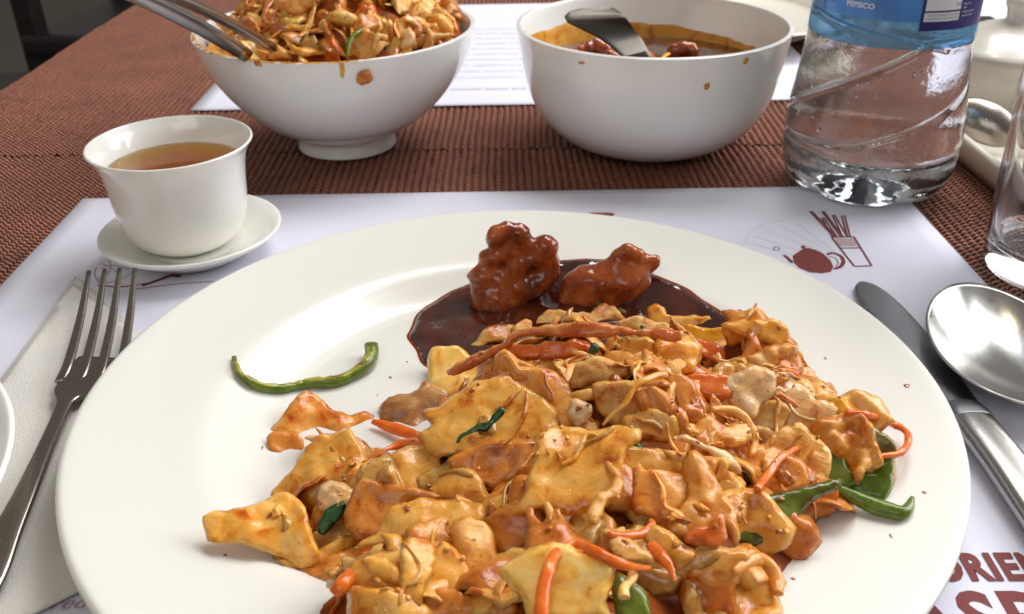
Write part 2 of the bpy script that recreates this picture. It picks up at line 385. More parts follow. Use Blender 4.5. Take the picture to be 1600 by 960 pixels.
def woven(y0, y1, x0, x1, z, label, ph):
    V, Fc = [], []; P = PITCHX*100
    k0 = int(math.ceil(x0/P)); k1 = int(x1/P); ys = np.array([y for y in np.arange(y0, y1+.01, .3) if 34 < y < 64 or int(round((y-y0)/.3)) % 3 == 0])
    prof = [(-.5, 0), (-.36, .55), (-.14, .92), (.14, .92), (.36, .55), (.5, 0)]
    root = thing('woven_runner', ((x0+x1)/2, (y0+y1)/2, z-.2), label, 'woven mat', 'brown woven mats covering the table')
    for k in range(k0, k1):
        b0 = len(V); cx = (k+.5)*P
        for i, y in enumerate(ys):
            wob = .07*noise.noise(Vector((k*.23, y*.22, ph)))+.05*noise.noise(Vector((k*1.7, y*1.1, ph)))+.25*noise.noise(Vector((k*.02, y*.09, ph+7)))
            hz = 1+.5*noise.noise(Vector((k*.9, y*1.6, ph+5)))
            for (a, c) in prof:
                V.append((cx+a*P+wob, y+.05*noise.noise(Vector((k*.7, ph, 0)))*(i in (0, len(ys)-1)), z-.13+c*.17*hz))
        n = len(prof)
        for i in range(len(ys)-1):
            for j in range(n-1):
                a = b0+i*n+j; Fc.append((a, a+1, a+n+1, a+n))
    cz = part(root, 'cord', (V, Fc), M['cord']); cz['kind'] = 'stuff'
    part(root, 'backing', (*box(x0, x1, y0, y1, z-.3, z-.15), False), M['backing'])
SEAM = 51.6
woven(8.0, SEAM-.03, TX0+.3, TX1-1, 0.0, 'near brown ribbed woven mat under the dinner plate and paper placemat', 0)
woven(SEAM+.03, TY1-1, TX0+.3, TX1-1, 0.0, 'far brown ribbed woven mat beyond the seam behind the bowls', 3)

# dark chair beside the table, top left
def chair(x, y, rz, label):
    r = thing('dark_chair', (x, y, -75), label, 'chair')
    c, s = math.cos(rz), math.sin(rz)
    def tb(vf):
        v, f = vf; return [(x+c*a-s*bb, y+s*a+c*bb, z) for a, bb, z in v], f, False
    part(r, 'seat', tb(box(-21, 21, -21, 21, -33, -28, 1.5)), M['dark'])
    for a, bb in ((-18, -18), (18, -18)):
        part(r, 'leg', tb(box(a-2.2, a+2.2, bb-2.2, bb+2.2, -75, -33)), M['dark'])
    for a, bb in ((-18, 19), (18, 19)):
        part(r, 'leg', tb(box(a-2.2, a+2.2, bb-2.2, bb+2.2, -75, 15, .5)), M['dark'])
    part(r, 'backrest', tb(box(-18, 18, 18, 20.4, -8, 14, .8)), M['dark'])
    part(r, 'stretcher', tb(box(-18, 18, -19, -17, -58, -54)), M['dark'])
chair(-92, 150, R(95), 'dark wooden chair standing left of the table, nearer of two')
chair(-78, 215, R(80), 'dark wooden chair standing further back beyond the table corner')

# ------------------------------------------------------------------ paper placemats and their print
def sheet(name, c, z, label, wob=.06, grp='paper placemats', mat='paper', up=.0):
    (ax, ay), (bx, by), (cx, cy), (dx, dy) = c; n = 44; V, Fc = [], []
    for i in range(n+1):
        for j in range(n+1):
            u, v = i/n, j/n
            x = (ax*(1-u)+bx*u)*(1-v)+(dx*(1-u)+cx*u)*v; y = (ay*(1-u)+by*u)*(1-v)+(dy*(1-u)+cy*u)*v
            zz = z+wob*max(0, noise.noise(Vector((x*.13, y*.13, z*3))))
            V.append((x, y, zz))
    for i in range(n):
        for j in range(n):
            a = i*(n+1)+j; Fc.append((a, a+n+1, a+n+2, a+1))
    o = obj(name, (V, Fc), M[mat]); md = o.modifiers.new('s', 'SOLIDIFY'); md.thickness = .0002; md.offset = -1
    tag(center(o), label, 'placemat', grp); return o
ZP = .10
near_mat = sheet('paper_placemat', [(-21.7, 15.0), (19.9, 15.0), (19.95, 45.15), (-22.1, 44.95)], ZP, 'white printed paper placemat lying under the dinner plate', .09)
far_mat = sheet('paper_placemat', [(-20.7, 59.2), (21.9, 59.6), (21.9, 89.5), (-20.7, 89)], ZP, 'white paper placemat on the far side under the two serving bowls', .05)
side_mat = sheet('paper_placemat', [(30, 68), (42, 62), (60, 90), (46, 94)], ZP, 'white paper placemat seen beyond the water bottle at the right', .05)

def mat_z(x, y): return ZP+.09*max(0, noise.noise(Vector((x*.13, y*.13, ZP*3))))
def printed(name, polys, mat, host, z=None, dz=.012, **props):
    """flat printed shapes: polys are lists of (x,y) cm"""
    V, Fc = [], []
    for p in polys:
        r = delaunay_2d_cdt([Vector(q) for q in p], [], [list(range(len(p)))], 1, 1e-5)
        b0 = len(V)
        for v in r[0]: V.append((v.x, v.y, (mat_z(v.x, v.y) if z is None else z)+dz))
        for f in r[2]: Fc.append(tuple(b0+i for i in f))
    return part(host, name, (V, Fc, False), M[mat], **props)
def stroke(pts, wd):
    P = cr3([(p[0], p[1], 0) for p in pts], 5) if len(pts) > 2 else [np.array((p[0], p[1], 0.)) for p in pts]
    L, Rr = [], []
    for i, p in enumerate(P):
        t = P[min(i+1, len(P)-1)]-P[max(i-1, 0)]; t = t/(np.hypot(t[0], t[1])+1e-9); nx, ny = -t[1]*wd/2, t[0]*wd/2
        L.append((p[0]+nx, p[1]+ny)); Rr.append((p[0]-nx, p[1]-ny))
    return [[L[i], L[i+1], Rr[i+1], Rr[i]] for i in range(len(P)-1)]
def W(px, py): q = at(px, py, ZP); return (q.x, q.y)
# zoom window 1140,280 scale 2.667
def Z7(x, y): return W(1140+x/2.667, 280+y/2.667)
printed('teapot_print', [[Z7(*p) for p in [(262, 322), (275, 312), (300, 302), (340, 300), (390, 312), (420, 340), (432, 365), (422, 388), (385, 394), (335, 390), (290, 372), (268, 350)]],
        [Z7(*p) for p in [(268, 318), (300, 296), (325, 288), (355, 296), (385, 308), (372, 316), (330, 322), (295, 322)]],
        [Z7(*p) for p in [(296, 282), (308, 277), (318, 284), (312, 294), (300, 292)]],
        [Z7(*p) for p in [(262, 352), (250, 348), (236, 332), (220, 320), (228, 316), (244, 324), (258, 338), (266, 344)]]], 'print', near_mat)
printed('teapot_print', stroke([Z7(*p) for p in [(404, 316), (430, 310), (462, 322), (474, 345), (462, 366), (440, 374), (432, 372)]], .17)
        + stroke([Z7(*p) for p in [(410, 324), (438, 330), (452, 350), (442, 366)]], .05)
        + stroke([Z7(*p) for p in [(188, 300), (184, 288), (196, 283), (208, 290), (200, 298)]], .05), 'print', near_mat)
cup_lines = [stroke([Z7(*a), Z7(*b2)], .09) for a, b2 in [((425, 246), (518, 243)), ((518, 243), (592, 362)), ((592, 362), (520, 365)), ((520, 365), (425, 246)), ((462, 290), (545, 288)),
             ((333, 137), (436, 245)), ((342, 137), (446, 245)), ((383, 165), (430, 245)), ((391, 163), (446, 243)), ((384, 137), (462, 243)), ((392, 137), (472, 243)),
             ((428, 152), (470, 243)), ((436, 152), (490, 242)), ((466, 155), (490, 242)), ((478, 154), (502, 242))]]
printed('chopstick_cup_print', [p for s in cup_lines for p in s], 'print', near_mat, dz=.016)
printed('chopstick_cup_print', [[Z7(*p) for p in [(434, 252), (516, 249), (536, 280), (456, 282)]]], 'print_light', near_mat)
rays_ = []
for a, b2 in [((350, 160), (470, 300)), ((270, 180), (440, 306)), ((205, 195), (425, 306)), ((140, 212), (380, 300)), ((95, 235), (290, 300)), ((70, 262), (262, 318))]:
    rays_ += stroke([Z7(*a), Z7(*b2)], .05)
rays_ += stroke([Z7(*p) for p in [(60, 270), (85, 225), (130, 196), (190, 180), (250, 172)]], .04)
printed('fan_print', rays_, 'print_faint', near_mat, dz=.008)
# sketch by the saucer and its long curved stroke; region 100,170 scale 3.428
def Z5(x, y): return W(100+x/3.428, 170+y/3.428)
sk = []
for pts in [[(175, 850), (165, 880), (175, 915), (210, 935), (270, 930), (330, 905), (380, 870)], [(180, 840), (230, 815), (280, 820), (330, 840), (380, 850)],
            [(190, 860), (240, 840), (300, 850), (350, 865)], [(200, 900), (180, 930), (210, 950)], [(210, 835), (260, 860), (300, 900), (280, 930)], [(240, 815), (250, 850), (230, 900)]]:
    sk += stroke([Z5(*p) for p in pts], .07)
printed('sketch_print', sk, 'print_light', near_mat)
printed('curved_line_print', stroke([Z5(*p) for p in [(180, 950), (300, 960), (420, 945), (500, 930), (570, 902)]], .09) + stroke([Z5(*p) for p in [(420, 955), (520, 920), (575, 900), (625, 905)]], .22)
        + stroke([Z5(*p) for p in [(380, 975), (560, 950), (700, 938), (800, 930)]], .06), 'print', near_mat)

def text_polys(s, size, bold=0.0, font_scale_x=1.0, shear=0.0):
    cu = bpy.data.curves.new('t', 'FONT'); cu.body = s; cu.size = size; cu.offset = bold; cu.shear = shear; cu.resolution_u = 3; cu.space_character = 1.0+bold*1.8
    o = bpy.data.objects.new('t', cu); COL.objects.link(o); bpy.context.view_layer.update()
    me = bpy.data.meshes.new_from_object(o.evaluated_get(bpy.context.evaluated_depsgraph_get()))
    V = [(v.co.x*font_scale_x, v.co.y) for v in me.vertices]; Fc = [tuple(p.vertices) for p in me.polygons]
    bpy.data.objects.remove(o); bpy.data.curves.remove(cu); bpy.data.meshes.remove(me)
    return V, Fc
def flat_text(name, s, size, x, y, mat, host, bold=0, sx_=1.0, rot=0.0, shear=0, z=None, label=None):
    V, Fc = text_polys(s, size, bold, sx_, shear); c, sn = math.cos(rot), math.sin(rot)
    V3 = [(x+c*a-sn*bb, y+sn*a+c*bb, (mat_z(x, y) if z is None else z)+.03) for a, bb in V]
    kw = {'label': label} if label else {}
    return part(host, name, (V3, Fc, False), M[mat], **kw)
p0 = at(1484, 908, ZP); p1 = at(1440, 985, ZP)
flat_text('lettering', 'ORIENTAL', 1.35, p0.x-.36, p0.y, 'print', near_mat, bold=.058, sx_=.76, rot=R(-.6))
flat_text('lettering', 'ASPIRE', 2.5, at(1424, 1000, ZP).x, at(1424, 1012, ZP).y, 'print', near_mat, bold=.075, sx_=.84, rot=R(-.6))
q = at(74, 955, ZP); flat_text('lettering', 'redefined', .62, q.x, q.y, 'print_light', near_mat, sx_=1.1, rot=R(2), shear=.3, z=ZP+.03)
# tiny text rows on the far mat
for i in range(11):
    y = 63.9+i*1.55 if i else 62.6
    flat_text('printed_text_row', ['oriental tastes and flavours to share', 'slow cooked soups, steamed rice and wok', 'noodles, tossed in the house sauces with', 'crisp vegetables and served hot at your'][i % 4], .62 if i else .7,
              -4.0, y, 'print_light' if i == 0 else 'print_faint', far_mat, z=ZP+.06)
printed('red_triangle_print', [[(44.5, 77), (49, 75.5), (46, 80)]], 'print', side_mat, z=ZP+.06)

# ------------------------------------------------------------------ dinner plate
PC = (-.05, 24.9)
PLATE = [(0, .62), (4, .60), (7.0, .62), (7.7, .68), (8.3, .86), (8.9, 1.16), (9.35, 1.40), (9.9, 1.56), (11, 1.70), (12.4, 1.90), (13.2, 2.02), (13.45, 2.03), (13.58, 1.95)]
_pr = smooth_prof(PLATE, 6)
def plate_h(x, y):
    r = math.hypot(x-PC[0], y-PC[1])
    if r > 13.5: return 0.0
    for i in range(len(_pr)-1):
        if _pr[i+1][0] >= r:
            (a, za), (b2, zb) = _pr[i], _pr[i+1]
            return za+(zb-za)*(r-a)/(b2-a+1e-9)
    return 2.0
bot = [(13.6, 1.85), (13.45, 1.72), (12.5, 1.58), (11, 1.36), (9.7, 1.14), (9.1, .78), (8.5, .40), (8.1, .2), (8.0, .12), (7.6, .12), (7.4, .3), (5, .34), (0, .34)]
prof = _pr+smooth_prof(bot, 4)
pl = obj('dinner_plate', lathe(prof, PC[0], PC[1], 0, 160), M['plate'])
tag(center(pl), 'large round cream dinner plate with a wide rim, holding the stir-fry', 'plate')

# ------------------------------------------------------------------ heap of food on the plate
BL = [(900, 506, 3.3, 1.6), (1030, 494, 3.3, 1.6), (1170, 506, 2.9, 1.35), (800, 550, 2.5, 1.4), (1000, 580, 3.6, 2.8), (1170, 590, 2.7, 2.1), (860, 600, 2.6, 2.0), (760, 660, 2.4, 1.9), (910, 740, 3.1, 2.4), (1090, 720, 2.6, 2.2), (600, 730, 1.7, 1.7), (690, 830, 2.0, 2.0),
      (450, 800, 1.2, 1.1), (1320, 680, 1.6, 1.1), (1090, 850, 2.1, 1.5), (900, 920, 2.4, 2.4), (500, 690, 1.25, 1.0), (620, 930, 1.5, 1.6), (1230, 745, 1.4, 1.1)]
BLW = []
for px, py, z, r in BL:
    p = at(px, py, z+.6); BLW.append((p.x, p.y, z, r))
def heap_only(x, y):
    s = 0.0
    for bx, by, z, r in BLW:
        d = ((x-bx)**2+(y-by)**2)/(r*r)
        if d < 9: s += (z*math.exp(-d*.8))**3
    return s**(1/3)
def heap_h(x, y): return plate_h(x, y)+heap_only(x, y)
def grad_n(hf, x, y, e=.35):
    return Vector((-(hf(x+e, y)-hf(x-e, y))/(2*e), -(hf(x, y+e)-hf(x, y-e))/(2*e), 1)).normalized()

# sauce soaked mound beneath the pieces
st = .22; xs = np.arange(-9, 11.5, st); ys = np.arange(14, 33.5, st); V, Fc, idm = [], [], {}
for i, x in enumerate(xs):
    for j, y in enumerate(ys):
        h = heap_only(x, y)+.12*noise.noise(Vector((x*1.1, y*1.1, 0)))
        if h > .02:
            hh = -.16+.35*(h-.15) if h < .6 else -.002+(h-.6)*1.02
            hh += .10*noise.noise(Vector((x*1.6, y*1.6, 3)))*min(1, max(0, h-.4)*2)
            idm[i, j] = len(V); V.append((x, y, plate_h(x, y)+hh))
for i in range(len(xs)-1):
    for j in range(len(ys)-1):
        k = [(i, j), (i+1, j), (i+1, j+1), (i, j+1)]
        if all(q in idm for q in k): Fc.append(tuple(idm[q] for q in k))
mo = obj('stir_fry_sauce', (V, Fc), M['mound'], kind='stuff')
mo['label'] = 'orange brown sauce soaked into the base of the stir-fry heap'; mo['category'] = 'sauce'; center(mo)

BV, BF = list(V), [list(f) for f in Fc]     # geometry that crumbs can land on

def resample(poly, step, closed=True):
    P = [np.array(p, float) for p in poly]; n = len(P); out = []
    for i in range(n):
        p0, p1, p2, p3 = P[i-1], P[i], P[(i+1) % n], P[(i+2) % n]
        k = max(1, int(np.linalg.norm(p2-p1)/step))
        for s in range(k):
            t = s/k; c = .5*((2*p1)+(-p0+p2)*t+(2*p0-5*p1+4*p2-p3)*t*t+(-p0+3*p1-3*p2+p3)*t**3)
            l = p1+(p2-p1)*t
            out.append(.6*c+.4*l)
    return out
def pillow(poly2, P0, ux, uy, n, t, curl=0.0, wr=.06, wf=.8, fine=.035, ff=2.2, seed=0, step=.12, flat=.5, ridge=0.0, bend=None, jag=.6):
    """closed organic slab over a 2D outline (cm) in the frame P0, ux, uy, n"""
    rs = random.Random(seed); bd = resample(poly2, step)
    bd = [b_+np.array([jag*(noise.noise(Vector((b_[0]*1.3, b_[1]*1.3, seed+o_)))*.16+noise.noise(Vector((b_[0]*3.6, b_[1]*3.6, seed+o_)))*.10) for o_ in (0, 9)]) for b_ in bd]
    B = np.array(bd); x0, y0 = B.min(0); x1, y1 = B.max(0); B2 = np.roll(B, -1, 0)
    gx, gy = np.meshgrid(np.arange(x0, x1, step), np.arange(y0, y1, step*.87)); gx = gx+(np.arange(gx.shape[0]) % 2)[:, None]*step*.5
    G = np.stack([gx.ravel(), gy.ravel()], 1)
    # inside test
    ins = np.zeros(len(G), bool)
    for a, c in zip(B, B2):
        cond = ((a[1] > G[:, 1]) != (c[1] > G[:, 1]))
        xx = (c[0]-a[0])*(G[:, 1]-a[1])/(c[1]-a[1]+1e-12)+a[0]
        ins ^= cond & (G[:, 0] < xx)
    G = G[ins]
    def bdist(Q):
        d = np.full(len(Q), 1e9)
        for a, c in zip(B, B2):
            e = c-a; L = (e@e)+1e-12; s = np.clip(((Q-a)@e)/L, 0, 1)
            d = np.minimum(d, np.hypot(*(Q-a-s[:, None]*e).T))
        return d
    if len(G):
        G = G[bdist(G) > step*.45]
    pts = [Vector(p) for p in B]+[Vector(p) for p in G]
    r = delaunay_2d_cdt(pts, [], [list(range(len(B)))], 1, 1e-6)
    Q = np.array([(v.x, v.y) for v in r[0]]); d = bdist(Q) if len(Q) else np.zeros(0)
    c0 = B.mean(0); ext = max(x1-x0, y1-y0)/2+1e-6; ang = rs.uniform(0, math.pi) if bend is None else bend
    cv, sv = math.cos(ang), math.sin(ang); so = Vector((seed*1.37 % 50, seed*.71 % 50, 0))
    edge = d < 1e-4; wE = t*.95
    top, bt = [], []
    for i, (x, y) in enumerate(Q):
        u = ((x-c0[0])*cv+(y-c0[1])*sv)/ext; k = min(1.0, d[i]/wE); pf = math.sqrt(max(0, k*(2-k)))
        mid = -curl*u*u + wr*(noise.noise(Vector((x, y, 0))*wf+so)*2+noise.noise(Vector((x, y, 3))*wf*2.4+so)*.9)
        mid += .07*noise.noise(Vector((x, y, 8))*3.2+so)*(1-min(1, d[i]/.45))
        if ridge: mid += ridge*abs(math.sin((x*cv+y*sv)*6+2*noise.noise(Vector((x, y, 2))*1.2+so)))*min(1, d[i]*4)
        fn = fine*(noise.noise(Vector((x, y, 5))*ff+so)+.5*noise.noise(Vector((x, y, 5))*ff*2.3+so))*pf
        base = P0+ux*x+uy*y
        top.append(base+n*(mid+t*pf+fn)); bt.append(base+n*(mid-t*flat*pf))
    V, Fc = [], []; mt, mb = {}, {}
    for i in range(len(Q)):
        mt[i] = len(V); V.append(tuple(top[i]))
        if edge[i]: mb[i] = mt[i]
        else: mb[i] = len(V); V.append(tuple(bt[i]))
    for f in r[2]:
        a, b2, c2 = [Q[j] for j in f[:3]]
        if (b2[0]-a[0])*(c2[1]-a[1])-(b2[1]-a[1])*(c2[0]-a[0]) < 0: f = f[::-1]
        Fc.append(tuple(mt[i] for i in f)); g = tuple(mb[i] for i in reversed(f))
        if set(g) != set(Fc[-1]): Fc.append(g)
    return V, Fc

REG = {1: (330, 520, 2.182), 2: (660, 460, 3.2), 3: (1000, 460, 2.823), 4: (750, 680, 3.2), 5: (620, 320, 2.963), 6: (420, 600, 3.691), 7: (300, 480, 4.706), 0: (0, 0, 1), 8: (260, 0, 3.2), 9: (500, 0, 5.0), 10: (250, 0, 5.333)}
def PX(reg, p): a, b2, s = REG[reg]; return (a+p[0]/s, b2+p[1]/s)
def slab_px(reg, poly, hf, t=.13, lift=.1, face=.55, tilt=(0, 0, 0), seed=1, grow=1.0, **kw):
    pp = [PX(reg, p) for p in poly]; cx = sum(p[0] for p in pp)/len(pp); cy = sum(p[1] for p in pp)/len(pp)
    if grow != 1: pp = [(cx+(p[0]-cx)*grow+3*(1 if p[0] > cx else -1), cy+(p[1]-cy)*grow+3*(1 if p[1] > cy else -1)) for p in pp]
    P = march(cx, cy, hf); tc_ = (CAM-P).normalized(); P0 = P+tc_*lift
    n = (grad_n(hf, P.x, P.y)*(1-face)+tc_*face+Vector(tilt)).normalized()
    ux = n.cross(Vector((0, 0, 1))) if abs(n.z) < .95 else Vector((1, 0, 0)); ux = Vector((1, 0, 0)); ux = (ux-n*ux.dot(n)).normalized(); uy = n.cross(ux).normalized()
    poly2 = []
    for q in pp:
        d = ray(*q); tt_ = (P0-CAM).dot(n)/d.dot(n); w_ = CAM+d*tt_-P0; poly2.append((w_.dot(ux), w_.dot(uy)))
    ar = sum(poly2[i-1][0]*poly2[i][1]-poly2[i][0]*poly2[i-1][1] for i in range(len(poly2)))
    if ar < 0: poly2 = poly2[::-1]
    return pillow(poly2, P0, ux, uy, n, t, seed=seed, **kw)
def tube_px(reg, pts, wds, hf, lift=.15, asp=.6, seed=1, bump=.04, lifts=None, n=10, power=2.0, **kw):
    path, sz = [], []; s = REG[reg][2]
    if not isinstance(wds, (list, tuple)): wds = [wds]*len(pts)
    for i, p in enumerate(pts):
        q = PX(reg, p); P = march(*q, hf); tc_ = (CAM-P).normalized(); L = lift if lifts is None else lifts[i]
        dist = (P-CAM).length; hw = wds[i]/s*dist/F/2
        P = P+tc_*L; path.append(P); sz.append((hw, hw*asp))
    return sweep(path, sz, n=n, up=(0, -.6, .8), bump=bump, seed=seed, bf=2.5, power=power, **kw)

FG = 'pieces of stir-fry piled on the dinner plate'
def add_piece(kind, vf, mat, label, cat, solid=True, group=FG):
    if solid:
        b0 = len(BV); BV.extend(vf[0]); BF.extend([[i+b0 for i in f] for f in vf[1]])
    o = obj(kind, vf, M[mat]); center(o); tag(o, label, cat, group); return o

